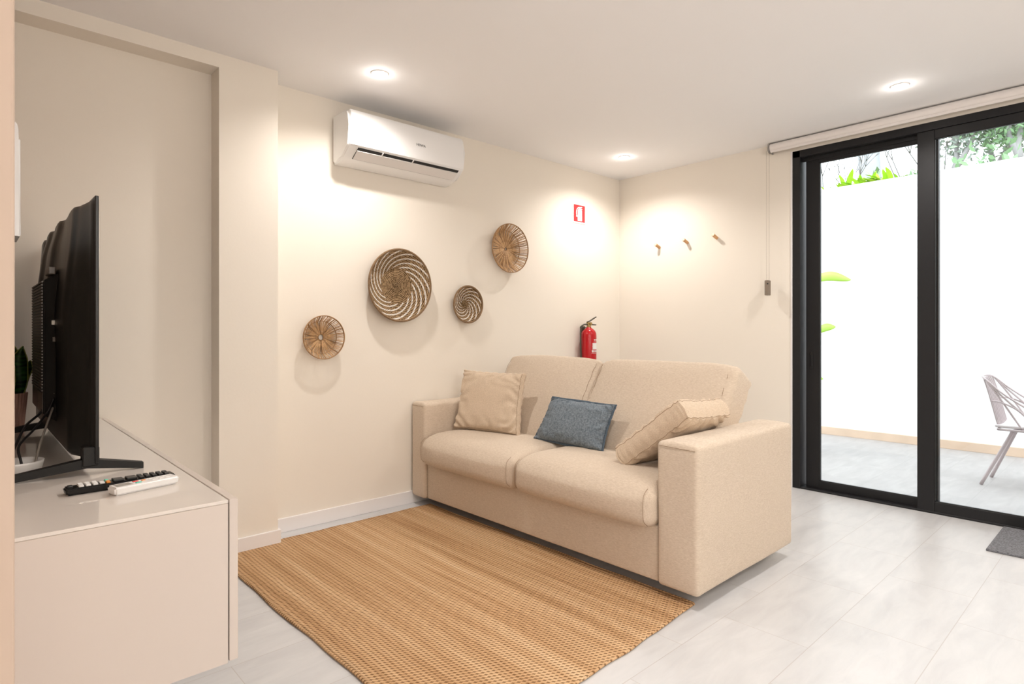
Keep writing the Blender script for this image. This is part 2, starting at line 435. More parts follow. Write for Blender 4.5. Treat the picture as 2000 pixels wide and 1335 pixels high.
def softgrid(sx, sy, sz, r, m=14, k=5):
    """closed box surface with grid, rounded edges radius r, centred on origin; returns bmesh"""
    def samples(s):
        rr = min(r, s / 2 * 0.98)
        out = [-s / 2 + rr * (1 - math.cos(PI / 2 * i / k)) for i in range(k)]
        out += [-s / 2 + rr + (s - 2 * rr) * i / m for i in range(m + 1)]
        out += [s / 2 - rr * (1 - math.cos(PI / 2 * i / k)) for i in range(k)][::-1]
        return out
    SX, SY, SZ = samples(sx), samples(sy), samples(sz)
    bm = bmesh.new(); cache = {}
    def V(x, y, z):
        key = (round(x, 5), round(y, 5), round(z, 5))
        if key in cache: return cache[key]
        p = Vector((x, y, z)); q = Vector([max(-s / 2 + min(r, s / 2 * .98), min(s / 2 - min(r, s / 2 * .98), c)) for c, s in zip(p, (sx, sy, sz))])
        d = p - q
        # rounded corner projection
        if d.length > 1e-7:
            mxc = max(abs(c) for c in d)
            p = q + d.normalized() * mxc
        v = bm.verts.new(p); cache[key] = v; return v
    def face(f, A, B):
        for i in range(len(A) - 1):
            for j in range(len(B) - 1):
                vs = [f(A[i], B[j]), f(A[i + 1], B[j]), f(A[i + 1], B[j + 1]), f(A[i], B[j + 1])]
                if len(set(vs)) == 4:
                    try: bm.faces.new(vs).smooth = True
                    except ValueError: pass
    for s in (-1, 1):
        face(lambda a, b: V(s * sx / 2, a, b), SY, SZ)
        face(lambda a, b: V(a, s * sy / 2, b), SX, SZ)
        face(lambda a, b: V(a, b, s * sz / 2), SX, SY)
    return bm

def empty(name, loc=(0, 0, 0), rotz=0.0):
    o = bpy.data.objects.new(name, None); C.objects.link(o)
    o.location = loc; o.rotation_euler = (0, 0, rotz); o.empty_display_size = 0.05
    return o

def tag(o, label, cat, group=None, kind=None):
    o['label'] = label; o['category'] = cat
    if group: o['group'] = group
    if kind: o['kind'] = kind
    return o

def struct(name, bm, m, **kw):
    o = finish(name, bm, m, **kw); o['kind'] = 'structure'; return o

def rel(bm, org):
    for v in bm.verts: v.co -= Vector(org)

# ================================================================== room shell
YB = -5.3      # wall behind the camera
XL = -8.3      # unseen far left wall, set back to make room for the added lamps
DY0, DY1 = -1.504, -3.04   # door opening
DZ = 2.36
LB = -4.242    # left block face (niche side)

bm = bmesh.new(); bx(bm, XL - 0.1, YB - 0.1, -0.10, 0.12, 0.15, 0.0); struct('floor', bm, M['tile'])
bm = bmesh.new(); bx(bm, XL - 0.1, YB - 0.1, H, 0.16, 0.15, H + 0.15); struct('ceiling', bm, M['ceiling'])
bm = bmesh.new(); bx(bm, -3.101, 0.0, 0, 0.0, 0.15, H); struct('wall_back', bm, M['wall'])
bm = bmesh.new()
bx(bm, -3.385, -0.17, 0, -3.101, 0.15, H); bx(bm, LB, -0.05, 0, -3.385, 0.15, H); bx(bm, LB, -0.17, 2.374, -3.385, -0.05, H)
struct('wall_niche', bm, M['wall'])
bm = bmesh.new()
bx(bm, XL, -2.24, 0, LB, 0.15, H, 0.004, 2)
struct('wall_left', bm, M['darkened_wall'])
bm = bmesh.new()
bx(bm, 0, DY0, 0, 0.16, 0.15, H); bx(bm, 0, DY1, DZ, 0.16, DY0, H); bx(bm, 0, YB, 0, 0.16, DY1, H)
struct('wall_right', bm, M['wall'])
bm = bmesh.new(); bx(bm, -5.2, YB - 0.1, 0, 0.16, YB, H); struct('wall_front', bm, M['wall'])
bm = bmesh.new(); bx(bm, XL - 0.1, YB - 0.1, 0, -5.2, YB, H); struct('wall_front_grey', bm, M['grey_wall'])  # unseen stretch of wall, greyed to cut bounce from the added lamps
bm = bmesh.new(); bx(bm, XL - 0.1, YB, 0, XL, -2.24, H); struct('wall_far_left', bm, M['grey_wall'])

BH = 0.078; BT = 0.012
def skirting(name, x0, y0, x1, y1):
    bm = bmesh.new(); bx(bm, x0, y0, 0.0, x1, y1, BH, 0.0025, 2); struct(name, bm, M['skirting'])
skirting('baseboard_back', -3.101 + BT, -BT, 0.0, 0.0)
bm = bmesh.new()
bx(bm, -3.385, -0.17 - BT, 0, -3.101 + BT, -0.17, BH, 0.0025, 2)
bx(bm, -3.101, -0.17, 0, -3.101 + BT, 0, BH, 0.0025, 2)
struct('baseboard_column', bm, M['skirting'])
skirting('baseboard_right', -BT, DY0 + 0.012, 0, -BT)
skirting('baseboard_niche', LB + BT, -0.05 - BT, -3.385, -0.05)
skirting('baseboard_left', LB, -2.24, LB + BT, -0.05)
# slim white reveal strip beside the door frame
bm = bmesh.new(); bx(bm, -0.006, DY0, 0, 0.0, DY0 + 0.012, DZ, 0.001, 1); struct('trim_1', bm, M['skirting'])

# ------------------------------------------------------------------ patio shell
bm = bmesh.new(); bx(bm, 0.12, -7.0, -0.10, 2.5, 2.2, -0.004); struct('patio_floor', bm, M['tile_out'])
bm = bmesh.new(); bx(bm, 2.5, -7.0, -0.1, 2.72, 2.2, 2.62); struct('wall_patio', bm, M['outwall'])
bm = bmesh.new(); bx(bm, 0.16, 2.2, -0.1, 2.72, 2.4, 2.62); struct('wall_patio_left', bm, M['outwall'])
bm = bmesh.new(); bx(bm, 0.16, -7.2, -0.1, 2.72, -7.0, 2.62); struct('wall_patio_right', bm, M['outwall'])
bm = bmesh.new()
bx(bm, 2.488, -7.0, -0.004, 2.5, 2.2, 0.078, 0.002, 1)
struct('trim_2', bm, M['tan_stone'])
bm = bmesh.new(); bx(bm, 2.72, -9, 2.3, 12, 6, 2.6); struct('garden_ground', bm, M['garden_soil'])

# ================================================================== sliding glass door
door = empty('door_1', (0, DY0, 0)); door['kind'] = 'structure'
def dpart(name, boxes, m, parent=door, bev=0.002):
    bm = bmesh.new()
    for b in boxes: bx(bm, *b, bev, 1)
    rel(bm, (0, DY0, 0))
    return finish(name, bm, m, parent)
# outer frame
dpart('door_frame', [(-0.004, DY0 - 0.052, 0, 0.115, DY0, DZ), (-0.004, DY1, 0, 0.115, DY1 + 0.052, DZ),
                     (-0.004, DY1, DZ - 0.048, 0.115, DY0, DZ), (0.0, DY1, 0.0, 0.115, DY0, 0.012),
                     (0.045, DY1, DZ - 0.075, 0.052, DY0, DZ - 0.048)], M['alu'])
def leaf(x0, x1, ya, yb, za, zb, st, rt, rb, name):
    lf = dpart(name, [(x0, ya - st, za, x1, ya, zb), (x0, yb, za, x1, yb + st, zb),
                      (x0, yb + st, zb - rt, x1, ya - st, zb), (x0, yb + st, za, x1, ya - st, za + rb)], M['alu'])
    xm = (x0 + x1) / 2
    g = dpart('glass_pane', [(xm - 0.004, yb + st - 0.006, za + rb - 0.006, xm + 0.004, ya - st + 0.006, zb - rt + 0.006)], M['glass'], door, 0)
    g.parent = lf
    s = [(x0 + 0.003, ya - st - 0.005, za + rb, x0 + 0.008, ya - st, zb - rt), (x0 + 0.003, yb + st, za + rb, x0 + 0.008, yb + st + 0.005, zb - rt),
         (x0 + 0.003, yb + st, zb - rt - 0.005, x0 + 0.008, ya - st, zb - rt), (x0 + 0.003, yb + st, za + rb, x0 + 0.008, ya - st, za + rb + 0.005)]
    k = dpart('gasket', s, M['gasket'], door, 0); k.parent = lf
    return lf
l1 = leaf(0.055, 0.095, -1.574, -2.345, 0.012, 2.325, 0.087, 0.06, 0.052, 'sliding_panel')
l2 = leaf(0.004, 0.044, -2.247, -2.992, 0.0, 2.311, 0.089, 0.053, 0.071, 'sliding_panel')
# recessed pull on first leaf
bm = bmesh.new()
bx(bm, 0.050, -1.620, 0.835, 0.0551, -1.600, 0.955, 0.004, 2)
rel(bm, (0, DY0, 0))
hd = finish('handle', bm, M['gasket'], l1)
bm = bmesh.new(); bx(bm, 0.047, -1.616, 0.86, 0.052, -1.604, 0.93, 0.002, 1); rel(bm, (0, DY0, 0)); finish('latch', bm, M['alu'], l1)

# ================================================================== roller blind
bl = empty('roller_blind', (-0.05, -1.36, 2.40))
tag(bl, 'rolled up off-white roller blind mounted at the ceiling above the glass door', 'blind')
bm = bmesh.new(); lathe(bm, [(0.030, -1.375), (0.030, -3.16)], 32, 'y', -0.052, 0, 2.404); rel(bm, bl.location); finish('blind_roll', bm, M['blind'], bl, smooth=True, angle=R(40))
bm = bmesh.new(); bx(bm, -0.078, -3.155, 2.366, -0.066, -1.38, 2.384, 0.004, 2); rel(bm, bl.location); finish('bottom_bar', bm, M['blind'], bl)
for yy in (-1.366, -3.165):
    bm = bmesh.new(); lathe(bm, [(0.030, -0.006), (0.036, -0.003), (0.036, 0.003), (0.030, 0.006)], 28, 'y', -0.052, yy, 2.402)
    bx(bm, -0.05, yy - 0.003, 2.37, -0.001, yy + 0.003, 2.438)
    rel(bm, bl.location); finish('bracket', bm, M['bracket'], bl)
bm = bmesh.new()
for sx, dy in ((-0.075, 0.0), (-0.040, 0.004)):
    z = 2.38
    while z > 1.455:
        bmesh.ops.create_icosphere(bm, subdivisions=1, radius=0.0018, matrix=Matrix.Translation((sx, -1.352 - dy, z)))
        z -= 0.0065
    tube(bm, [(sx, -1.352 - dy, 2.385), (sx, -1.352 - dy, 1.45)], 0.0009, 5)
rel(bm, bl.location); ch = finish('bead_chain', bm, M['chain'], bl)
bm = bmesh.new(); bx(bm, -0.082, -1.366, 1.355, -0.034, -1.340, 1.462, 0.004, 2); rel(bm, bl.location)
wt = finish('chain_weight', bm, M['weight'], bl); wt['label'] = 'taupe chain weight'
bm = bmesh.new(); bmesh.ops.create_icosphere(bm, subdivisions=2, radius=0.006, matrix=Matrix.Translation((-0.079, -1.362, 1.437))); rel(bm, bl.location); finish('chain_hole', bm, M['dark'], wt)

# ================================================================== downlights
DL = ['recessed ceiling downlight above the air conditioner', 'recessed ceiling downlight in front of the glass door',
      'recessed ceiling downlight near the corner above the red sign']
def downlight(x, y, label):
    e = empty('ceiling_downlight', (x, y, H)); tag(e, label, 'ceiling light', 'recessed ceiling downlights')
    bm = bmesh.new(); lathe(bm, [(0.046, 0.0), (0.046, -0.003), (0.042, -0.005), (0.034, -0.004), (0.030, 0.0)], 40, 'z', closed_top=False, closed_bot=False)
    finish('trim_ring', bm, M['white_plastic'], e, smooth=True)
    bm = bmesh.new(); lathe(bm, [(0.031, -0.0012), (0.02, -0.0035), (0.006, -0.0042)], 32, 'z', closed_bot=False)
    finish('lens', bm, M['lamp_lens'], e, smooth=True)
    ld = bpy.data.lights.new('downlight_lamp', 'SPOT'); ld.energy = SPOT_W; ld.color = SPOT_COL
    ld.spot_size = R(150); ld.spot_blend = 0.75; ld.shadow_soft_size = 0.028
    lo = bpy.data.objects.new('downlight_lamp', ld); C.objects.link(lo); lo.parent = e; lo.location = (0, 0, -0.012)
    gd = bpy.data.lights.new('downlight_spill', 'POINT'); gd.energy = GLOW_W; gd.color = SPOT_COL; gd.shadow_soft_size = 0.022
    go = bpy.data.objects.new('downlight_spill', gd); C.objects.link(go); go.parent = e; go.location = (0, 0, -0.04)
    return e
for (x, y), lb in zip(ROOM_SPOTS, DL): downlight(x, y, lb)
HL = ['added unseen downlight above the jute rug', 'added unseen downlight behind the viewer by the door wall', 'added unseen downlight behind the viewer in mid room']
for (x, y), lb in zip(HIDDEN_SPOTS, HL): downlight(x, y, lb)

# fill lamps shaped as globe pendants, added out of view to brighten the room
M['globe'] = emit('added fill lamp glow', (1.0, 0.955, 0.915), 20.5)
for (gx, gy, lb) in ((-7.1, -3.30, 'added unseen fill globe nearest the left partition, far behind the viewer'), (-7.1, -3.85, 'middle added unseen fill globe far behind the viewer'), (-7.1, -4.40, 'added unseen fill globe nearest the rear wall, far behind the viewer'), (-3.7, -4.65, 'large added unseen fill globe to the right behind the viewer, bigger than the other three')):
    gr = 0.23 if gx > -5 else 0.17
    e = empty('added_fill_lamp', (gx, gy, H)); tag(e, lb, 'fill lamp', 'added fill globes')
    bm = bmesh.new(); bmesh.ops.create_icosphere(bm, subdivisions=4, radius=gr, matrix=Matrix.Translation((0, 0, -0.45 - gr))); finish('glow_globe', bm, M['globe'], e, smooth=True)
    bm = bmesh.new(); tube(bm, [(0, 0, -0.44), (0, 0, 0)], 0.003, 8); finish('cord', bm, M['gasket'], e)
    bm = bmesh.new(); lathe(bm, [(0.05, -0.025), (0.05, 0.0)], 32, 'z'); finish('ceiling_rose', bm, M['white_plastic'], e, smooth=True, angle=R(40))

# ================================================================== air conditioner
ac = empty('air_conditioner', (-2.30, 0, 2.06))
tag(ac, 'white wall-mounted split air conditioner high on the cream wall', 'air conditioner')
ax0, ax1 = -2.722, -1.905
prof = [(-0.004, 2.345), (-0.15, 2.345), (-0.185, 2.338), (-0.200, 2.315), (-0.203, 2.25), (-0.203, 2.165), (-0.198, 2.142)]
low = [(-0.188, 2.132), (-0.120, 2.090), (-0.085, 2.075), (-0.04, 2.066), (-0.004, 2.064)]
bm = bmesh.new()
prism_x(bm, prof + low, ax0, ax1)
es = [e for e in bm.edges if abs(e.verts[0].co.x - e.verts[1].co.x) < 1e-6]
bmesh.ops.bevel(bm, geom=es, offset=0.012, segments=3, affect='EDGES')
rel(bm, ac.location); finish('housing', bm, M['ac_white'], ac, smooth=True, angle=R(35))
bm = bmesh.new()   # front cover panel
prism_x(bm, [(-0.19, 2.340), (-0.2045, 2.316), (-0.2075, 2.25), (-0.2075, 2.165), (-0.201, 2.143), (-0.190, 2.143)], ax0 + 0.014, ax1 - 0.014)
rel(bm, ac.location); finish('front_panel', bm, M['ac_white'], ac, smooth=True, angle=R(35))
# outlet slot (dark) and flap
def on_low(t):   # point on lower sloping face, t 0 top front .. 1
    a = Vector((0, -0.198, 2.140)); b = Vector((0, -0.118, 2.087))
    return a.lerp(b, t)
nrm = Vector((0, -0.055, -0.083)).normalized()
def slab(bm, x0, x1, t0, t1, o0, o1, mi=0):
    P = [on_low(t0) + nrm * o0, on_low(t1) + nrm * o0, on_low(t1) + nrm * o1, on_low(t0) + nrm * o1]
    prism_x(bm, [(p.y, p.z) for p in P], x0, x1, mi)
bm = bmesh.new(); slab(bm, ax0 + 0.065, ax1 - 0.04, 0.10, 1.01, 0.0, 0.0024); rel(bm, ac.location); finish('outlet_slot', bm, M['dark'], ac)
bm = bmesh.new()
slab(bm, ax0 + 0.067, ax1 - 0.042, 0.30, 0.955, 0.002, 0.008)
rel(bm, ac.location); finish('louvre_flap', bm, M['ac_flap'], ac)
for xx in (ax0 + 0.22, (ax0 + ax1) / 2 + 0.02):
    bm = bmesh.new(); slab(bm, xx, xx + 0.006, 0.08, 0.32, 0.001, 0.007); rel(bm, ac.location); finish('flap_clip', bm, M['ac_flap'], ac)
def text_mesh(name, s, size, m, parent, mat4, depth=0.0006):
    cu = bpy.data.curves.new(name, 'FONT'); cu.body = s; cu.size = size; cu.extrude = depth; cu.align_x = 'CENTER'; cu.align_y = 'CENTER'; cu.resolution_u = 4
    ob = bpy.data.objects.new('tmp_text', cu); C.objects.link(ob)
    bpy.context.view_layer.update()
    me = bpy.data.meshes.new_from_object(ob.evaluated_get(bpy.context.evaluated_depsgraph_get()))
    bpy.data.objects.remove(ob); bpy.data.curves.remove(cu)
    me.transform(mat4)
    me.materials.clear()
    return link(name, me, m, parent)
text_mesh('logo_lettering', 'HEIWA', 0.021, M['grey_print'], ac, Matrix.Translation(Vector((-2.247, -0.2080, 2.228)) - ac.location) @ Matrix.Rotation(R(90), 4, 'X'))

# ================================================================== baskets on the wall
def seagrass_basket(cx, cz, rad, depth, mat, label):
    e = empty('woven_basket', (cx, 0, cz)); tag(e, label, 'basket', 'woven baskets on the wall')
    bm = bmesh.new()
    N = 128; prof = []
    nco = int(rad / 0.0105)
    steps = nco * 4
    flat = 0.42
    for i in range(steps + 1):
        t = i / steps; r = 0.002 + (rad - 0.002) * t
        q = max(0.0, (t - flat) / (1 - flat))
        y = -0.012 - depth * (q ** 1.35)
        ridge = 0.0022 * abs(math.sin(PI * r / 0.0105))
        prof.append((r, y - ridge))
    back = [(r, min(-0.001, y + 0.012)) for r, y in prof[::-4]]
    lathe(bm, prof + back, N, 'y')
    finish('basket_bowl', bm, mat, e, smooth=True)
    bm = bmesh.new()   # braided rim: two twisted strands
    K = int(rad * 2 * PI / 0.012)
    for s in (0, PI):
        pts = []
        for i in range(K * 6):
            a = 2 * PI * i / (K * 6); ph = a * K + s
            rr = rad + 0.0028 * math.cos(ph); yy = -0.012 - depth + 0.0028 * math.sin(ph)
            pts.append((rr * math.cos(a), yy, rr * math.sin(a)))
        tube(bm, pts, 0.0042, 6, closed=True)
    finish('braided_rim', bm, M['seagrass_plain'], e)
    return e
M['seagrass_plain'] = simple('brown seagrass strand', (0.25, 0.155, 0.08), 0.75, var=0.5, vscale=60)
M['seagrass_big'] = make_seagrass('seagrass with white spiral strokes', 0.225, 15, 0.50, 3.3)
M['seagrass_small'] = make_seagrass('seagrass with fine white spiral', 0.122, 11, 0.26, 3.0)
seagrass_basket(-2.30, 1.383, 0.222, 0.055, M['seagrass_big'], 'large brown seagrass basket with white spiral strokes, biggest on the wall')
seagrass_basket(-1.755, 1.282, 0.124, 0.040, M['seagrass_small'], 'small dark seagrass basket with white spiral, right of the large basket')

def rattan_basket(cx, cz, rad, depth, hole, label, rings):
    e = empty('rattan_basket', (cx, 0, cz)); tag(e, label, 'basket', 'woven baskets on the wall')
    rnd = random.Random(int(rad * 1000))
    def yz(t):  # depth profile: flat disc then flared rim
        q = max(0.0, (t - 0.74) / 0.26)
        return -0.010 - depth * (q ** 0.9)
    bm = bmesh.new()
    n = int(150 * rad / 0.17); bd = bmesh.new()
    for i in range(n):
        a = 2 * PI * (i + rnd.uniform(-.3, .3)) / n
        tw = rnd.uniform(-0.05, 0.05)
        ts = [hole, 0.3, 0.5, 0.68, 0.76, 0.88, 1.0]
        ts = [t for t in ts if t >= hole]
        if i % 2: ts = [t for t in ts if t >= 0.3]
        pts = []
        for t in ts:
            aa = a + tw * (t - 0.3) + rnd.uniform(-0.012, 0.012)
            pts.append((t * rad * math.cos(aa), yz(t) + rnd.uniform(-0.001, 0.001), t * rad * math.sin(aa)))
        tube(bd if noise.noise(Vector((i * 0.37, rad * 50, 0))) > 0.08 else bm, pts, rnd.uniform(0.0017, 0.0029) * (rad / 0.17 + 1) / 2, 5)
    finish('rattan_spokes', bm, M['rattan'], e)
    finish('dark_rattan_spokes', bd, M['rattan_dark'], e)
    bm = bmesh.new()
    for t, rr in rings:
        m = 96
        tube(bm, [(t * rad * math.cos(2 * PI * k / m), yz(t) - 0.0025, t * rad * math.sin(2 * PI * k / m)) for k in range(m)], rr, 6, closed=True)
        tube(bm, [(t * rad * math.cos(2 * PI * k / m), yz(t) + 0.0025, t * rad * math.sin(2 * PI * k / m)) for k in range(m)], rr, 6, closed=True)
    finish('rattan_rings', bm, M['rattan_dark'], e)
    return e
rattan_basket(-2.795, 1.064, 0.122, 0.045, 0.13, 'small honey rattan disc basket with a round hole, lowest on the wall', [(0.135, 0.0018), (0.76, 0.0016), (1.0, 0.0028)])
rattan_basket(-1.375, 1.700, 0.176, 0.055, 0.06, 'round rattan tray basket highest on the wall near the red sign', [(0.07, 0.0018), (0.36, 0.0013), (0.76, 0.0016), (1.0, 0.0028)])

# ================================================================== fire sign
sg = empty('fire_extinguisher_sign', (-0.548, 0, 2.07))
tag(sg, 'small square red sign with a white fire extinguisher symbol by the corner', 'sign')
bm = bmesh.new(); bx(bm, -0.078, -0.004, -0.082, 0.078, -0.0005, 0.078, 0.001, 1); finish('sign_plate', bm, M['white_sign'], sg)
bm = bmesh.new(); bx(bm, -0.070, -0.005, -0.068, 0.070, -0.004, 0.070); finish('red_field', bm, M['red_sign'], sg)
bm = bmesh.new()
def flatpoly(bm, pts, y0=-0.0062, y1=-0.005):
    A = [bm.verts.new((x, y0, z)) for x, z in pts]; B = [bm.verts.new((x, y1, z)) for x, z in pts]; n = len(pts)
    bm.faces.new(A); bm.faces.new(B[::-1])
    for k in range(n): bm.faces.new((A[k], B[k], B[(k + 1) % n], A[(k + 1) % n]))
body = [(-0.022, -0.060), (0.032, -0.060), (0.032, 0.022)] + [(0.005 + 0.027 * math.cos(R(a)), 0.022 + 0.018 * math.sin(R(a))) for a in range(15, 180, 20)] + [(-0.022, 0.022)]
flatpoly(bm, body)
flatpoly(bm, [(-0.002, 0.038), (0.010, 0.038), (0.010, 0.046), (-0.002, 0.046)])
flatpoly(bm, [(-0.022, 0.044), (0.034, 0.052), (0.034, 0.059), (-0.010, 0.054), (-0.022, 0.050)])
flatpoly(bm, [(0.010, 0.040), (0.036, 0.036), (0.036, 0.041), (0.010, 0.046)])
hose = curve_pts([(-0.002, 0, 0.046), (-0.022, 0, 0.042), (-0.036, 0, 0.022), (-0.038, 0, -0.008), (-0.034, 0, -0.018)], 5)
for a, b in zip(hose, hose[1:]):
    d = (b - a).normalized(); nn = Vector((-d.z, 0, d.x)) * 0.004
    flatpoly(bm, [((a + nn).x, (a + nn).z), ((a - nn).x, (a - nn).z), ((b - nn).x, (b - nn).z), ((b + nn).x, (b + nn).z)])
flatpoly(bm, [(-0.043, -0.028), (-0.026, -0.028), (-0.030, -0.012), (-0.038, -0.012)])
finish('white_symbol', bm, M['white_sign'], sg)

# ================================================================== fire extinguisher
fx = empty('fire_extinguisher', (-0.515, -0.078, 0.62))
tag(fx, 'red fire extinguisher hanging on the wall behind the sofa', 'fire extinguisher')
bm = bmesh.new()
lathe(bm, [(0.050, 0.0), (0.060, 0.006), (0.0625, 0.02), (0.0625, 0.445), (0.060, 0.462), (0.052, 0.480), (0.036, 0.496), (0.020, 0.506), (0.017, 0.515)], 40, 'z')
finish('cylinder_body', bm, M['red'], fx, smooth=True)
bm = bmesh.new(); lathe(bm, [(0.018, 0.512), (0.019, 0.530), (0.013, 0.534), (0.013, 0.548)], 24, 'z')
bx(bm, -0.018, -0.012, 0.530, 0.018, 0.012, 0.552, 0.002, 1)
lathe(bm, [(0.011, -0.028), (0.011, -0.010)], 20, 'y', 0, 0, 0.540)
finish('valve', bm, M['brass'], fx, smooth=True, angle=R(35))
bm = bmesh.new()
tube(bm, [(-0.024, 0.0, 0.552), (0.002, -0.010, 0.562), (0.030, -0.024, 0.582), (0.052, -0.036, 0.596)], [0.005, 0.006, 0.006, 0.005], 8)
finish('squeeze_lever', bm, M['gunmetal'], fx)
bm = bmesh.new()
tube(bm, [(-0.02, 0.0, 0.530), (0.020, -0.018, 0.532), (0.052, -0.034, 0.530)], [0.005, 0.006, 0.005], 8)
finish('carry_handle', bm, M['gunmetal'], fx)
bm = bmesh.new()
tube(bm, curve_pts([(-0.012, 0.0, 0.535), (-0.05, 0.015, 0.530), (-0.072, 0.022, 0.50), (-0.074, 0.024, 0.40), (-0.070, 0.02, 0.2), (-0.066, 0.016, 0.1)], 6), 0.0065, 8)
finish('hose', bm, M['gunmetal'], fx)
bm = bmesh.new()
bx(bm, -0.02, 0.055, 0.30, 0.02, 0.0775, 0.52, 0.002, 1); bx(bm, -0.022, 0.018, 0.505, 0.022, 0.0775, 0.511, 0.001, 1)
finish('wall_bracket', bm, M['gunmetal'], fx)
def cyl_patch(bm, a0, a1, z0, z1, r=0.0631, n=10):
    A = [(r * math.cos(R(a0 + (a1 - a0) * k / n)), r * math.sin(R(a0 + (a1 - a0) * k / n))) for k in range(n + 1)]
    for (p, q) in zip(A, A[1:]):
        v = [bm.verts.new((p[0], p[1], z0)), bm.verts.new((q[0], q[1], z0)), bm.verts.new((q[0], q[1], z1)), bm.verts.new((p[0], p[1], z1))]
        bm.faces.new(v).smooth = True
bm = bmesh.new()
cyl_patch(bm, 252, 330, 0.330, 0.382)
for k in range(5): cyl_patch(bm, 246, 250, 0.330 + k * 0.011, 0.337 + k * 0.011, n=2)
for k, (a0, a1) in enumerate([(262, 272), (276, 283), (287, 299), (303, 312)]): cyl_patch(bm, a0, a1, 0.402, 0.412, n=3)
cyl_patch(bm, 258, 325, 0.390, 0.3925)
for (a0, a1) in [(243, 253), (256, 266), (270, 275), (279, 290), (294, 303)]: cyl_patch(bm, a0, a1, 0.306, 0.324, n=3)
cyl_patch(bm, 240, 320, 0.296, 0.2975)
finish('printed_label', bm, M['white_sign'], fx); bm = bmesh.new()
cyl_patch(bm, 246, 320, 0.246, 0.2475); cyl_patch(bm, 246, 248, 0.20, 0.2475, n=1)
for (a0, a1) in [(252, 262), (266, 278), (282, 292), (296, 308)]: cyl_patch(bm, a0, a1, 0.232, 0.242, n=3)
finish('printed_border', bm, M['white_sign'], fx)

# ================================================================== wooden wall pegs
pegs = [(-0.414, 1.800, 'wooden wall peg nearest the room corner'), (-0.676, 1.812, 'wooden wall peg in the middle of the row of pegs'), (-0.931, 1.820, 'wooden wall peg nearest the glass door')]
for y, z, lb in pegs:
    e = empty('wall_peg', (0, y, z)); tag(e, lb, 'wall hook', 'wooden pegs on the right wall')
    bm = bmesh.new(); lathe(bm, [(0.0125, -0.0005), (0.0125, -0.060), (0.0115, -0.062)], 24, 'x')
    bmesh.ops.rotate(bm, verts=bm.verts, cent=(0, 0, 0), matrix=Matrix.Rotation(R(18), 3, 'Y'))
    for v in bm.verts:
        if v.co.x > -0.001: v.co.x = -0.0002
    finish('peg_shaft', bm, M['wood_peg'], e, smooth=True, angle=R(40))
    bm = bmesh.new(); lathe(bm, [(0.0116, -0.0618), (0.0105, -0.0632)], 24, 'x')
    bmesh.ops.rotate(bm, verts=bm.verts, cent=(0, 0, 0), matrix=Matrix.Rotation(R(18), 3, 'Y'))
    finish('peg_end', bm, M['wood_end'], e)

# ================================================================== rug
bm = bmesh.new()
nx, ny = 60, 90
rx0, rx1, ry0, ry1 = -3.378, -2.135, -1.995, -0.135
def rug_pt(i, j):
    u = i / nx; v = j / ny
    x = rx0 + (rx1 - rx0) * u; y = ry0 + (ry1 - ry0) * v
    w = 0.007
    x += w * (noise.noise(Vector((u * 2, v * 9, 1.3)))) + 0.012 * math.sin(v * 7) * (1 - u) * 0.6
    y += w * (noise.noise(Vector((u * 9, v * 2, 4.7)))) - 0.020 * math.sin(u * PI) * (1 - v) + 0.03 * (1 - v) * (u - 0.5)
    z = 0.011 + 0.0016 * noise.noise(Vector((u * 5, v * 6, 9)))
    return Vector((x, y, z))
top = [[bm.verts.new(rug_pt(i, j)) for j in range(ny + 1)] for i in range(nx + 1)]
bot = [[bm.verts.new(Vector((v.co.x, v.co.y, 0.0005))) for v in row] for row in top]
for i in range(nx):
    for j in range(ny):
        f = bm.faces.new((top[i][j], top[i + 1][j], top[i + 1][j + 1], top[i][j + 1])); f.smooth = True
        bm.faces.new((bot[i][j], bot[i][j + 1], bot[i + 1][j + 1], bot[i + 1][j]))
for i in range(nx):
    bm.faces.new((top[i][0], bot[i][0], bot[i + 1][0], top[i + 1][0])); bm.faces.new((top[i][ny], top[i + 1][ny], bot[i + 1][ny], bot[i][ny]))
for j in range(ny):
    bm.faces.new((top[0][j], top[0][j + 1], bot[0][j + 1], bot[0][j])); bm.faces.new((top[nx][j], bot[nx][j], bot[nx][j + 1], top[nx][j + 1]))
# scalloped selvedge along the two long edges
rug = finish('jute_rug', bm, M['jute'])
tag(rug, 'honey brown woven jute rug on the stone floor in front of the sofa', 'rug')
bm = bmesh.new()
for ii in (0, nx):
    pts = []
    for j in range(ny + 1):
        p = rug_pt(ii, j); pts.append((p.x, p.y, 0.0066))
    tube(bm, pts, 0.0062, 8)
for jj in (0, ny):
    pts = []
    for i in range(nx + 1):
        p = rug_pt(i, jj); pts.append((p.x, p.y, 0.0062))
    tube(bm, pts, 0.0055, 8)
finish('rug_edge', bm, M['jute'], rug)

# ================================================================== doormat
bm = bmesh.new(); bx(bm, -0.53, -3.25, 0.0, -0.022, -2.662, 0.011, 0.003, 2)
dm = finish('doormat', bm, M['mat_grey']); tag(dm, 'dark grey rectangular doormat lying at the glass door', 'doormat')

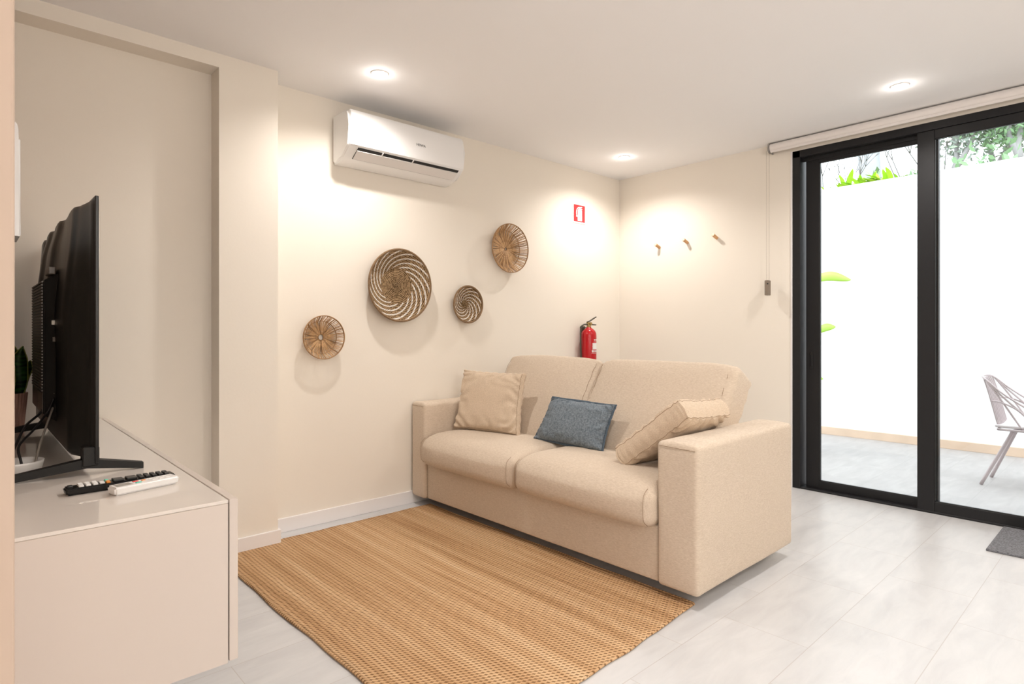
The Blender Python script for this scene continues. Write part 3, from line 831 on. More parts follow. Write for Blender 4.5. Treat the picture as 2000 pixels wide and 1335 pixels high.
# ================================================================== sofa
sofa = empty('sofa', (-1.745, -1.02, 0))
tag(sofa, 'beige fabric two-seat sofa with block arms standing against the cream wall', 'sofa')
SO = Vector(sofa.location)
def wr(p, s=1.0, seed=0.0, f=1.0):
    return noise.noise(Vector((p.x * f + seed, p.y * f, p.z * f))) * s
def arm(y0, y1, name):
    x0, x1, z0, z1 = -2.19, -1.30, 0.055, 0.648
    bm = softgrid(x1 - x0, abs(y1 - y0), z1 - z0, 0.020, 12, 4)
    for v in bm.verts:
        v.co += Vector(((x0 + x1) / 2, (y0 + y1) / 2, (z0 + z1) / 2))
        t = (v.co.z - z0) / (z1 - z0)
        k = wr(v.co, 0.004, 3.0, 5)
        v.co.y += k; v.co.x += k * 0.6
        if v.co.z > z1 - 0.03: v.co.z += 0.006 * math.cos((v.co.y - (y0 + y1) / 2) / abs(y1 - y0) * PI) + wr(v.co, 0.003, 8, 6)
    rel(bm, SO); a = finish(name, bm, M['sofa'], sofa, smooth=True)
    # seam lines on front upper edge
    bm = bmesh.new(); yy0, yy1 = min(y0, y1) + 0.012, max(y0, y1) - 0.012
    tube(bm, [(-2.1905, yy0, z1 - 0.020), (-2.1905, yy1, z1 - 0.017)], 0.0011, 5)
    rel(bm, SO); finish('seam', bm, M['seam'], a)
    return a
arm(-2.030, -1.842, 'armrest'); arm(-0.160, -0.014, 'armrest')
# base / front panel and bottom
bm = softgrid(0.83, 1.672, 0.235, 0.010, 10, 3)
for v in bm.verts: v.co += Vector((-1.755, -1.001, 0.0575 + 0.1175))
for v in bm.verts:
    if v.co.x < -2.1: v.co.x += wr(v.co, 0.004, 1, 3)
rel(bm, SO); finish('base_panel', bm, M['sofa'], sofa, smooth=True)
bm = softgrid(0.10, 1.672, 0.56, 0.02, 8, 3)
for v in bm.verts: v.co += Vector((-1.352, -1.001, 0.06 + 0.28))
rel(bm, SO); finish('back_frame', bm, M['sofa'], sofa, smooth=True)
for (fx_, fy_) in ((-2.02, -1.90), (-2.02, -0.12), (-1.42, -1.90), (-1.42, -0.12)):
    bm = bmesh.new(); lathe(bm, [(0.020, 0.012 if False else 0.0), (0.024, 0.056)], 20, 'z', fx_, fy_, 0.0)
    if fx_ < -2: 
        for v in bm.verts: pass
    rel(bm, SO); finish('foot', bm, M['gasket'], sofa, smooth=True, angle=R(40))
# seat cushions
def seat(y0, y1):
    W = abs(y1 - y0); D = 0.60; T = 0.185
    bm = softgrid(D, W, T, 0.052, 18, 6)
    yc = (y0 + y1) / 2
    for v in bm.verts:
        p = v.co.copy(); u = p.x / (D / 2); w = p.y / (W / 2); t = p.z / (T / 2)
        e = (1 - w ** 4) 
        if p.z > 0: p.z += t * 0.022 * (1 - abs(u) ** 3) * (1 - w ** 6) + 0.0
        if p.x < 0: p.x -= 0.028 * e * max(0, -u) * (1 - (t * 0.75) ** 2)
        # rounder front top
        if u < -0.55 and p.z > 0: p.z -= 0.034 * t * ((-u - 0.55) / 0.45) ** 2
        # wrinkles toward side seams on the front
        a = max(0, abs(w) - 0.86) / 0.14
        p.z += 0.003 * a * math.sin(p.x * 120 + p.z * 60)
        p.x += wr(p, 0.004, yc * 7, 6); p.z += wr(p, 0.003, yc * 3 + 5, 5)
        v.co = p + Vector((-1.925, yc, 0.275 + T / 2))
    rel(bm, SO); c = finish('seat_cushion', bm, M['sofa_top'], sofa, smooth=True)
    for s in (-1, 1):   # side seams down the front
        bm = bmesh.new(); pts = []
        for k in range(13):
            t = -0.86 + 1.72 * k / 12
            x = -1.925 - D / 2 - 0.018 * (1 - (t * .75) ** 2) + 0.004
            if abs(t) > 0.5: x += 0.052 * ((abs(t) - 0.5) / 0.5) ** 2
            pts.append((x, yc + s * (W / 2 - 0.030), 0.275 + T / 2 + t * T / 2 * 0.97))
        tube(bm, pts, 0.0012, 5); rel(bm, SO); finish('seam', bm, M['seam'], c)
    return c
seat(-0.163, -0.9985); seat(-1.0035, -1.839)
# back cushions: built upright, then leaned
def back(y0, y1, seed):
    W = abs(y1 - y0); Hh = 0.60; T = 0.17
    yc = (y0 + y1) / 2
    bm = softgrid(T, W, Hh, 0.028, 18, 6)
    lean = R(31)
    rot = Matrix.Rotation(lean, 3, 'Y')
    for v in bm.verts:
        p = v.co.copy(); u = p.x / (T / 2); w = p.y / (W / 2); h = p.z / (Hh / 2)
        p.x += (0.034 if u < 0 else 0.02) * u * (1 - w ** 4) * (1 - h ** 4)
        p.z += 0.010 * (1 - w * w) * max(0, h) - 0.012 * max(0, abs(w) - 0.8) / 0.2 * max(0, h)
        p.y += math.copysign(0.010, w) * (1 - h * h) * abs(w) + (0.022 * w * max(0.0, h) if yc < -1.2 and w < 0 else 0)
        a = max(0.0, (abs(w) - 0.80) / 0.20)
        p.x += 0.0060 * a * math.sin(p.z * 75 + 20 * abs(w) + seed)
        p.x += wr(p, 0.010, seed, 4) + wr(p, 0.004, seed + 9, 10)
        p.z += wr(p, 0.005, seed + 3, 6)
        v.co = p
    for v in bm.verts:
        v.co = rot @ (v.co + Vector((T / 2, 0, Hh / 2))) + Vector((-1.80, yc, 0.425))
    rel(bm, SO); c = finish('back_cushion', bm, M['sofa'], sofa, smooth=True)
    for s in (-1, 1):
        bm = bmesh.new(); pts = []
        for k in range(25):
            h = -0.86 + 1.72 * k / 24
            x = -T / 2 - 0.000 - 0.034 * (1 - 0.9 ** 4) * (1 - h ** 4) + 0.0045 * 0.6 * math.sin(h * Hh / 2 * 75 + 19 + seed)
            p = Vector((x - 0.001 + T / 2 , s * (W / 2 - 0.022), h * Hh / 2 + Hh / 2))
            pts.append(rot @ p + Vector((-1.80, yc, 0.425)))
        tube(bm, pts, 0.0013, 5); rel(bm, SO); finish('seam', bm, M['seam'], c)
    return c
back(-0.205, -1.000, 2.0); back(-1.006, -1.838, 5.5)

# ================================================================== throw pillows (corner driven)
def pillow(name, BL, BR, TL, TR, thick, mat, seed, gusset, label, pinch=0.05, edge_mat=None):
    BL, BR, TL, TR = map(Vector, (BL, BR, TL, TR))
    org = (BL + BR) / 2
    e = empty(name, org); tag(e, label, 'pillow', 'throw pillows on the sofa')
    nrm = ((BR - BL).cross(TL - BL)).normalized()
    def P(u, v, w):
        a = (BL.lerp(BR, (u + 1) / 2)).lerp(TL.lerp(TR, (u + 1) / 2), (v + 1) / 2)
        return a + nrm * w
    N = 40; bm = bmesh.new()
    def surf(s):
        g = []
        for i in range(N + 1):
            row = []
            for j in range(N + 1):
                u = math.sin(PI / 2 * (-1 + 2 * i / N)); v = math.sin(PI / 2 * (-1 + 2 * j / N))
                uu = u * (1 - pinch * (1 - v * v) * abs(u)); vv = v * (1 - pinch * (1 - u * u) * abs(v))
                f = max(0.0, (1 - abs(u) ** 3.2) * (1 - abs(v) ** 3.2)) ** 0.5
                w = gusset / 2 + (thick - gusset) / 2 * f
                # wrinkles: radiating near corners and edges
                ed = max(abs(u), abs(v))
                amp = 0.0085 * max(0, (ed - 0.45) / 0.55) * (1.0 if ed < 0.995 else 0.3)
                w += amp * math.sin(22 * (u * v) + 9 * noise.noise(Vector((u * 2 + seed, v * 2, s)))) + 0.004 * noise.noise(Vector((u * 1.7 + seed * 3, v * 1.7, s * 2.0))) * f
                row.append(bm.verts.new(P(uu, vv, s * w) - org))
            g.append(row)
        for i in range(N):
            for j in range(N):
                f_ = bm.faces.new((g[i][j], g[i + 1][j], g[i + 1][j + 1], g[i][j + 1])); f_.smooth = True
        return g
    A = surf(1); B = surf(-1)
    def ring(g): return [g[i][0] for i in range(N)] + [g[N][j] for j in range(N)] + [g[i][N] for i in range(N, 0, -1)] + [g[0][j] for j in range(N, 0, -1)]
    ra, rb = ring(A), ring(B)
    L = len(ra)
    cen = P(0, 0, 0) - org
    if gusset > 0.01:
        K = 6; rings = [ra]
        for k in range(1, K):
            t = k / K; rr = []
            for q in range(L):
                a, b = ra[q].co, rb[q].co; m = a.lerp(b, t)
                out = (m - cen); out -= nrm * out.dot(nrm); out.normalize()
                bulge = 0.012 * math.sin(PI * t) + 0.003 * math.sin(q * 1.9 + seed) * math.sin(PI * t)
                rr.append(bm.verts.new(m + out * bulge))
            rings.append(rr)
        rings.append(rb)
    else:
        rings = [ra, rb]
    for X, Y in zip(rings, rings[1:]):
        for q in range(L):
            f_ = bm.faces.new((X[q], X[(q + 1) % L], Y[(q + 1) % L], Y[q])); f_.smooth = True
    la = [v.co.copy() for v in ra]; lb_ = [v.co.copy() for v in rb]
    finish('pillow_cover', bm, mat, e, smooth=True)
    bm = bmesh.new()
    if gusset > 0.01:
        tube(bm, la, 0.0013, 5, closed=True); tube(bm, lb_, 0.0013, 5, closed=True)
        finish('piping', bm, M['seam'], e)
    else:
        # flat flange around the border
        out1 = []; 
        mid = [(a + b) / 2 for a, b in zip(la, lb_)]
        def off(p, d):
            o = p - cen; o -= nrm * o.dot(nrm)
            return p + o.normalized() * d
        inn_t = [bm.verts.new(off(p, -0.004) + nrm * 0.0025) for p in mid]; out_t = [bm.verts.new(off(p, 0.013) + nrm * 0.0018) for p in mid]
        inn_b = [bm.verts.new(off(p, -0.004) - nrm * 0.0025) for p in mid]; out_b = [bm.verts.new(off(p, 0.013) - nrm * 0.0018) for p in mid]
        for q in range(L):
            n_ = (q + 1) % L
            bm.faces.new((inn_t[q], inn_t[n_], out_t[n_], out_t[q])); bm.faces.new((inn_b[q], out_b[q], out_b[n_], inn_b[n_]))
            bm.faces.new((out_t[q], out_t[n_], out_b[n_], out_b[q])); bm.faces.new((inn_t[q], inn_b[q], inn_b[n_], inn_t[n_]))
        finish('flange', bm, edge_mat, e, smooth=True)
    return e
pillow('throw_pillow', (-1.975, -0.200, 0.482), (-1.865, -0.665, 0.480), (-1.88, -0.186, 0.840), (-1.785, -0.632, 0.834), 0.13, M['pillow'], 1.0, 0.045,
       'square beige pillow propped at the left arm of the sofa', 0.06)
pillow('throw_pillow', (-1.872, -0.812, 0.482), (-1.872, -1.300, 0.472), (-1.775, -0.868, 0.715), (-1.775, -1.312, 0.708), 0.11, M['blue'], 4.0, 0.004,
       'small rectangular blue-grey pillow in the middle of the sofa', 0.06, M['blue_edge'])
pillow('throw_pillow', (-2.03, -1.535, 0.510), (-1.66, -1.540, 0.500), (-2.03, -1.868, 0.765), (-1.665, -1.868, 0.745), 0.135, M['pillow'], 8.0, 0.085,
       'square beige pillow tipped over against the right arm of the sofa', 0.05)

# ================================================================== floating television console
KT = 0.714; KB = 0.34
con = empty('tv_console', (-4.03, -0.93, KB))
tag(con, 'long greige lacquered floating console fixed to the wall under the television', 'console')
KO = Vector(con.location)
CX0, CX1 = LB + 0.001, -3.846
CY0, CY1 = -1.800, -0.064
bm = bmesh.new(); bx(bm, CX0, CY0, KB, CX1, CY1, KT - 0.008, 0.0008, 1); rel(bm, KO); finish('cabinet_body', bm, M['lacquer'], con)
bm = bmesh.new(); bx(bm, CX0, CY0 - 0.0008, KT - 0.0075, CX1, CY1, KT, 0.001, 1); rel(bm, KO); finish('top_panel', bm, M['glass_top'], con)
ys = [CY0 + 0.001, -1.327, -0.91, -0.487, CY1]
for a, b in zip(ys, ys[1:]):
    bm = bmesh.new(); bx(bm, CX1 + 0.0035, a + 0.0015, KB + 0.002, CX1 + 0.0225, b - 0.0015, KT - 0.001, 0.0012, 1); rel(bm, KO); finish('drawer_front', bm, M['lacquer'], con)

# ================================================================== television
tv = empty('television', (-4.05, -0.87, KT))
tag(tv, 'black flat screen television seen from behind standing on the console', 'television')
TO = Vector(tv.location)
ty0, ty1, tz0, tz1 = -1.315, -0.100, 0.744, 1.463
TX = -4.024
bm = bmesh.new(); bx(bm, TX - 0.009, ty0, tz0, TX, ty1, tz1, 0.002, 2); rel(bm, TO); finish('bezel', bm, M['tv'], tv)
bm = bmesh.new(); bx(bm, TX, ty0 + 0.008, tz0 + 0.012, TX + 0.0012, ty1 - 0.008, tz1 - 0.008); rel(bm, TO); finish('screen', bm, M['tv_gloss'], tv)
def sst(a, b, x):
    t = max(0.0, min(1.0, (x - a) / (b - a))) if b != a else 0.0; return t * t * (3 - 2 * t)
def shell_t(u, v):
    # u 0 near edge..1 far edge, v 0 bottom..1 top
    us = min(u, 1 - u)
    t = 0.006 + (0.016 + 0.026 * sst(1.0, 0.5, v)) * sst(0.0, 0.10, us) * sst(0, .02, v) * sst(0, 0.02, 1 - v)
    top = sst(0.0, 0.16, 1 - v)
    t += 0.020 * sst(0.10, 0.42, us) * (0.25 + 0.75 * top) * sst(0.0, 0.2, v)
    fl = sst(0.32 + 0.1 * u, 0.62 + 0.1 * u, v)       # flutes fade below
    for c in (0.10, 0.34, 0.57, 0.79):
        q = u - c
        if -0.02 < q < 0.235: t += 0.010 * sst(-0.012, 0.022, q) * (1 - sst(0.05, 0.235, q)) * fl * sst(0.0, 0.012, 1 - v)
    return max(0.004, t)
NU, NV = 120, 70
bm = bmesh.new(); g = []
for i in range(NU + 1):
    row = []
    for j in range(NV + 1):
        u = i / NU; v = j / NV
        t = shell_t(u, v)
        if i in (0, NU) or j in (0, NV): t = 0.0
        row.append(bm.verts.new((TX - 0.009 - t, ty0 + 0.004 + (ty1 - ty0 - 0.008) * u, tz0 + 0.004 + (tz1 - tz0 - 0.008) * v)))
    g.append(row)
for i in range(NU):
    for j in range(NV):
        bm.faces.new((g[i][j], g[i][j + 1], g[i + 1][j + 1], g[i + 1][j])).smooth = True
rel(bm, TO); finish('back_shell', bm, M['tv'], tv, smooth=True)
# electronics housing
hx0, hx1, hy0, hy1, hz0, hz1 = -4.118, -4.055, -1.00, -0.62, 0.83, 1.280
bm = bmesh.new()
A = [(hx0, hy0, hz0 + 0.02), (hx0, hy1, hz0 + 0.02), (hx0, hy1, hz1 - 0.03), (hx0, hy0, hz1 - 0.03)]
B = [(hx1, hy0 - 0.03, hz0 - 0.02), (hx1, hy1 + 0.03, hz0 - 0.02), (hx1, hy1 + 0.03, hz1 + 0.03), (hx1, hy0 - 0.03, hz1 + 0.01)]
va = [bm.verts.new(a) for a in A]; vb = [bm.verts.new(b) for b in B]
bm.faces.new(va); bm.faces.new(vb[::-1])
for k in range(4): bm.faces.new((va[k], vb[k], vb[(k + 1) % 4], va[(k + 1) % 4]))
bmesh.ops.bevel(bm, geom=list(bm.edges), offset=0.004, segments=2, affect='EDGES')
rel(bm, TO); hs = finish('electronics_housing', bm, M['tv'], tv, smooth=True, angle=R(30))
M['vent'] = simple('vent slat plastic', (0.17, 0.145, 0.125), 0.4)
bm = bmesh.new()
z = hz0 + 0.09
while z < hz1 - 0.035:
    bx(bm, hx0 - 0.003, hy0 + 0.010, z, hx0 + 0.001, hy1 - 0.02, z + 0.0045); z += 0.009
rel(bm, TO); finish('vent_grille', bm, M['vent'], hs)
bm = bmesh.new(); bx(bm, hx0 - 0.0015, hy0 + 0.012, hz0 + 0.025, hx0 + 0.001, hy0 + 0.15, hz0 + 0.085, 0.001, 1); rel(bm, TO); finish('rating_plate', bm, M['vent'], hs)
for k in range(2):
    bm = bmesh.new(); bx(bm, -4.100, hy0 - 0.018, 1.118, -4.086, hy0 - 0.006, 1.132, 0.001, 1); 
    for v in bm.verts: v.co.z -= k * 0.05; v.co.x += 0.003 * k
    rel(bm, TO); finish('port', bm, M['tv_port'] if k == 0 else M['vent'], hs)
bm = bmesh.new(); bx(bm, hx0 + 0.012, hy0 + 0.00, hz1 - 0.01, hx0 + 0.03, hy0 + 0.10, hz1 + 0.012, 0.003, 2); rel(bm, TO); finish('cable_clip', bm, M['vent'], hs)
# feet
def bar(bm, a, b, wa, wb, ha, hb):
    """tapered bar from a to b (in x/z plane), width along y"""
    a, b = Vector(a), Vector(b); V = []
    for p, w, h in ((a, wa, ha), (b, wb, hb)):
        V.append([bm.verts.new((p.x, p.y - w / 2, p.z - h / 2)), bm.verts.new((p.x, p.y + w / 2, p.z - h / 2)), bm.verts.new((p.x, p.y + w / 2, p.z + h / 2)), bm.verts.new((p.x, p.y - w / 2, p.z + h / 2))])
    bm.faces.new(V[0][::-1]); bm.faces.new(V[1])
    for k in range(4): bm.faces.new((V[0][k], V[0][(k + 1) % 4], V[1][(k + 1) % 4], V[1][k]))
for fy in (-1.291, -0.372):
    bm = bmesh.new()
    bar(bm, (-4.060, fy, 0.748), (-3.918, fy, KT + 0.0085), 0.034, 0.024, 0.026, 0.016)
    bar(bm, (-4.030, fy, 0.748), (-4.230, fy + 0.01, KT + 0.0085), 0.030, 0.022, 0.026, 0.016)
    bx(bm, -4.060, fy - 0.020, 0.738, -4.022, fy + 0.020, 0.79, 0.003, 1)
    rel(bm, TO); finish('stand_foot', bm, M['gasket'], tv)
# cables hang from the television into the bowl
for nm, pts, r_, mt in (
    ('power_cable', [(-4.10, -1.00, 0.92), (-4.120, -0.98, 0.86), (-4.160, -1.05, 0.83), (-4.185, -1.12, 0.79), (-4.200, -1.16, 0.75), (-4.195, -1.165, 0.722)], 0.0034, M['black_rubber']),
    ('signal_cable', [(-4.095, -1.02, 0.90), (-4.110, -1.02, 0.86), (-4.145, -1.08, 0.82), (-4.180, -1.13, 0.785), (-4.178, -1.16, 0.75), (-4.172, -1.16, 0.722)], 0.0032, M['black_rubber']),
    ('antenna_cable', [(-4.092, -1.01, 0.915), (-4.093, -1.00, 0.88), (-4.115, -1.07, 0.83), (-4.136, -1.13, 0.78), (-4.150, -1.165, 0.722)], 0.0030, M['grey_cable'])):
    bm = bmesh.new(); tube(bm, curve_pts(pts, 8), r_, 8); rel(bm, TO); finish(nm, bm, mt, tv)

# small milky bowl that the cables run into
bm = bmesh.new()
lathe(bm, [(0.040, 0.0), (0.050, 0.004), (0.056, 0.030), (0.0575, 0.036), (0.0545, 0.037), (0.050, 0.030), (0.044, 0.006)], 40, 'z')
cup = finish('cable_bowl', bm, M['milk'], None, (-4.185, -1.165, KT), smooth=True)
tag(cup, 'low milky white bowl holding the cable ends behind the television', 'bowl')

# ================================================================== remotes
def remote(name, L, W, T, loc, rz, body_mat, label, wedge=0.0):
    e = empty(name, loc, rz); tag(e, label, 'remote control')
    bm = bmesh.new(); bx(bm, -L / 2, -W / 2, 0.0, L / 2, W / 2, T)
    for v in bm.verts:
        if v.co.x > 0: v.co.z *= (1 + wedge)
        if v.co.z < T * 0.5: v.co.y *= 0.82; v.co.x *= 0.97
    bmesh.ops.bevel(bm, geom=[q for q in bm.edges], offset=0.004, segments=3, affect='EDGES')
    finish('remote_body', bm, body_mat, e, smooth=True, angle=R(35))
    return e
rb = remote('tv_remote', 0.232, 0.044, 0.017, (-4.003, -1.500, KT + 0.0005), R(2), M['tv'], 'long black television remote lying on the console')
def keys(e, xs, ys_, sx, sy, z, h, mat, name='button'):
    for x in xs:
        for y in ys_:
            bm = bmesh.new(); bx(bm, -sx / 2, -sy / 2, 0, sx / 2, sy / 2, h, min(sx, sy, h) * 0.28, 2)
            finish(name, bm, mat, e, (x, y, z))
keys(rb, [-0.104], [0.0], 0.010, 0.014, 0.0165, 0.005, M['black_button'])
keys(rb, [-0.084, -0.070, -0.056], [-0.012, 0, 0.012], 0.010, 0.009, 0.0165, 0.005, M['white_button'])
keys(rb, [-0.042], [-0.005], 0.010, 0.016, 0.0165, 0.004, M['white_button'])
keys(rb, [-0.030], [-0.013, -0.004], 0.008, 0.007, 0.0165, 0.0045, M['orange_button'])
keys(rb, [-0.030], [0.005, 0.014], 0.008, 0.007, 0.0165, 0.0045, M['green_button'])
keys(rb, [-0.008, 0.020], [0.0], 0.022, 0.030, 0.0165, 0.005, M['black_button'])
keys(rb, [0.040, 0.054, 0.068, 0.082, 0.096], [-0.011, 0.011], 0.010, 0.014, 0.0165, 0.005, M['black_button'])
ra_ = remote('air_conditioner_remote', 0.148, 0.044, 0.020, (-3.966, -1.562, KT + 0.0005), R(14), M['white_plastic'], 'short white air conditioner remote lying beside the black one')
keys(ra_, [-0.048], [0.0], 0.034, 0.026, 0.0196, 0.0008, M['lcd'], 'display_window')
keys(ra_, [-0.017], [0.008], 0.012, 0.008, 0.0196, 0.0018, M['red_button'])
keys(ra_, [-0.017], [-0.008], 0.012, 0.008, 0.0196, 0.0018, M['green_button'])
keys(ra_, [0.000], [0.006], 0.008, 0.008, 0.0196, 0.0018, M['orange_button'])
keys(ra_, [0.018, 0.034, 0.050], [-0.009, 0.009], 0.009, 0.007, 0.0196, 0.0012, M['white_button'])

# ================================================================== snake plant
pl = empty('potted_snake_plant', (-4.172, -0.245, KT)); tag(pl, 'snake plant in a ribbed pink pot on the console behind the television', 'potted plant')
bm = bmesh.new(); lathe(bm, [(0.048, 0.0), (0.052, 0.004), (0.064, 0.143), (0.064, 0.147)], 180, 'z', ribs=30, ribd=0.0016, closed_top=False)
lathe(bm, [(0.0625, 0.147), (0.058, 0.147), (0.056, 0.125)], 60, 'z', closed_top=False, closed_bot=False)
finish('pot', bm, M['pot_pink'], pl, smooth=True, angle=R(50))
bm = bmesh.new(); lathe(bm, [(0.060, 0.130), (0.03, 0.136), (0.004, 0.138)], 40, 'z'); finish('soil', bm, M['soil'], pl, smooth=True)
rnd = random.Random(3)
for k, (dx, dy, hgt, tilt, az, w) in enumerate([(-0.01, 0.0, 0.25, 4, 200, 0.024), (0.022, -0.008, 0.20, 10, 330, 0.022), (0.03, 0.012, 0.145, 16, 15, 0.022), (-0.03, 0.01, 0.22, 9, 160, 0.022), (0.0, -0.03, 0.17, 9, 260, 0.022), (0.008, 0.025, 0.23, 5, 80, 0.023)]):
    bm = bmesh.new(); be = bmesh.new()
    ti = R(tilt); ca, sa = math.cos(R(az)), math.sin(R(az))
    tw0 = rnd.uniform(0, PI)
    tw0 = R(-42) + rnd.uniform(-.5, .5)
    n = 16; L_, Rr, Ct = [], [], []
    for i in range(n + 1):
        t = i / n
        ww = w * (0.55 + 0.9 * math.sin(PI * min(1, t * 0.75 + 0.12))) * (1 - max(0, (t - 0.72) / 0.28) ** 1.6) * 0.9
        r_ = math.sin(ti) * hgt * t + 0.008 * math.sin(t * 5 + k)
        c = Vector((dx + r_ * ca, dy + r_ * sa, 0.13 + hgt * t * math.cos(ti)))
        an = tw0 + 0.9 * t
        d = Vector((math.cos(an), math.sin(an), 0)) * ww; nn = Vector((-math.sin(an), math.cos(an), 0))
        L_.append(c - d + nn * 0.006); Ct.append(c - nn * 0.004); Rr.append(c + d + nn * 0.006)
    for i in range(n):
        for (A_, B_) in ((L_, Ct), (Ct, Rr)):
            bm.faces.new([bm.verts.new(p) for p in (A_[i], B_[i], B_[i + 1], A_[i + 1])]).smooth = True
    bmesh.ops.remove_doubles(bm, verts=bm.verts, dist=1e-5)
    bmesh.ops.solidify(bm, geom=list(bm.faces), thickness=0.003)
    lf = finish('leaf', bm, M['snake'], pl, smooth=True)
    tube(be, L_, 0.0022, 5); tube(be, Rr, 0.0022, 5)
    finish('leaf_margin', be, M['snake_edge'], lf)

# ================================================================== white box on the left wall
wb = empty('wall_control_box', (LB, -1.05, 1.36)); tag(wb, 'white wall-mounted box with a rounded top corner above the television', 'wall panel')
bm = bmesh.new()
prf = [(0.0005, 0.0), (0.064, 0.0), (0.066, 0.004), (0.061, 0.29)] + [(0.046 + 0.014 * math.cos(R(a)), 0.300 + 0.014 * math.sin(R(a))) for a in (0, 30, 60, 90)] + [(0.0005, 0.320)]
prism_y(bm, prf, -0.08, 0.08)
bmesh.ops.bevel(bm, geom=[e for e in bm.edges if abs(e.verts[0].co.y - e.verts[1].co.y) < 1e-6 and min(e.verts[0].co.x, e.verts[1].co.x) > 0.01], offset=0.004, segments=2, affect='EDGES')
finish('box_body', bm, M['white_plastic'], wb, smooth=True, angle=R(35))
bm = bmesh.new(); bx(bm, 0.060, -0.06, 0.03, 0.066, 0.06, 0.27, 0.002, 1); finish('front_cover', bm, M['white_plastic'], wb)

# ================================================================== patio chair
pc = empty('patio_chair', (1.25, -2.66, 0)); tag(pc, 'mauve metal wire patio chair standing outside on the terrace', 'chair')
PO = Vector(pc.location)
sh_y, sf_y = -2.485, -2.93
bm = softgrid(0.42, 0.46, 0.020, 0.009, 6, 3)
for v in bm.verts: v.co += Vector((1.25, -2.70, 0.422 - 0.10 * 0 )); v.co.z += 0.02 * ((v.co.x - 1.25) / 0.21) ** 2 * 0.6
rel(bm, PO); finish('seat', bm, M['mauve_seat'], pc, smooth=True)
bm = bmesh.new()
tube(bm, curve_pts([(1.04, -2.49, 0.412), (1.03, -2.70, 0.412), (1.06, -2.92, 0.412), (1.25, -2.95, 0.410), (1.44, -2.92, 0.412), (1.47, -2.70, 0.412), (1.46, -2.49, 0.412), (1.25, -2.475, 0.408)], 6), 0.0085, 8, closed=True)
rel(bm, PO); finish('seat_frame', bm, M['mauve'], pc)
bm = bmesh.new()
topx = [1.085 + (1.415 - 1.085) * k / 7 for k in range(8)]
tube(bm, curve_pts([(1.075, -2.415, 0.750), (1.12, -2.392, 0.768), (1.25, -2.375, 0.772), (1.38, -2.392, 0.768), (1.425, -2.415, 0.750)], 6), 0.007, 8)
rel(bm, PO); finish('top_rail', bm, M['mauve'], pc)
for k, x in enumerate(topx):
    xb = 1.25 + (x - 1.25) * 1.05
    bend = 0.012 * (1 - ((x - 1.25) / 0.17) ** 2)
    bm = bmesh.new(); tube(bm, curve_pts([(x, -2.402 + bend, 0.765), (x, -2.425, 0.68), (xb, -2.455, 0.56), (xb, -2.478, 0.46), (xb, -2.49, 0.42)], 5), 0.0055, 7)
    rel(bm, PO); finish('back_rod', bm, M['mauve'], pc)
for s in (-1, 1):
    for (yb, dx) in ((-2.62, 0.205), (-2.74, 0.215), (-2.88, 0.21)):
        bm = bmesh.new()
        q = (-2.49 - yb) / 0.45
        tube(bm, curve_pts([(1.25 + s * 0.172, -2.412, 0.755), (1.25 + s * (0.19 + 0.02 * q), -2.47 - 0.10 * q, 0.62 + 0.01 * q), (1.25 + s * dx, yb, 0.418)], 6), 0.0060, 7)
        rel(bm, PO); finish('side_rod', bm, M['mauve'], pc)
    bm = bmesh.new(); tube(bm, curve_pts([(1.25 + s * 0.16, -2.440, 0.60), (1.25 + s * 0.20, -2.50, 0.60), (1.25 + s * 0.215, -2.60, 0.55), (1.25 + s * 0.21, -2.70, 0.43)], 6), 0.0055, 7)
    rel(bm, PO); finish('arm_rod', bm, M['mauve'], pc)
for (xt, yt, xf, yf) in ((1.15, -2.56, 1.09, -2.385), (1.35, -2.56, 1.42, -2.395), (1.13, -2.85, 1.05, -3.02), (1.37, -2.85, 1.45, -3.02)):
    bm = bmesh.new(); tube(bm, curve_pts([(xt, yt + (0.06 if yt > -2.7 else -0.06) * -1, 0.402), (xt, yt, 0.395), ((xt * 0.85 + xf * 0.15), (yt * 0.85 + yf * 0.15), 0.34), (xf, yf, -0.002)], 6), 0.0115, 10)
    rel(bm, PO); finish('leg', bm, M['mauve'], pc)

# ================================================================== potted plant on the patio
bp = empty('potted_banana_plant', (1.42, -0.95, 0)); tag(bp, 'green broad leaf plant in a tall white pot outside the glass door', 'potted plant')
bm = bmesh.new(); lathe(bm, [(0.15, -0.003), (0.16, 0.02), (0.20, 0.55), (0.205, 0.62), (0.19, 0.62), (0.185, 0.56)], 48, 'z'); finish('pot', bm, M['outwall'], bp, smooth=True, angle=R(40))
def broad_leaf(bm, base, mid, tip, width, side=Vector((1, 0, 0)), n=14, droop=0.15):
    pts = curve_pts([base, mid, tip], n); m = len(pts) - 1
    L_, C_, R_ = [], [], []
    for i, p in enumerate(pts):
        t = i / m; ww = width * (math.sin(PI * (t ** 0.8)) ** 0.65 if 0 < t < 1 else 0.02)
        L_.append(p - side * ww + Vector((0, 0, -droop * ww))); C_.append(p); R_.append(p + side * ww + Vector((0, 0, -droop * ww)))
    for i in range(m):
        for A_, B_ in ((L_, C_), (C_, R_)):
            bm.faces.new([bm.verts.new(q) for q in (A_[i], B_[i], B_[i + 1], A_[i + 1])]).smooth = True
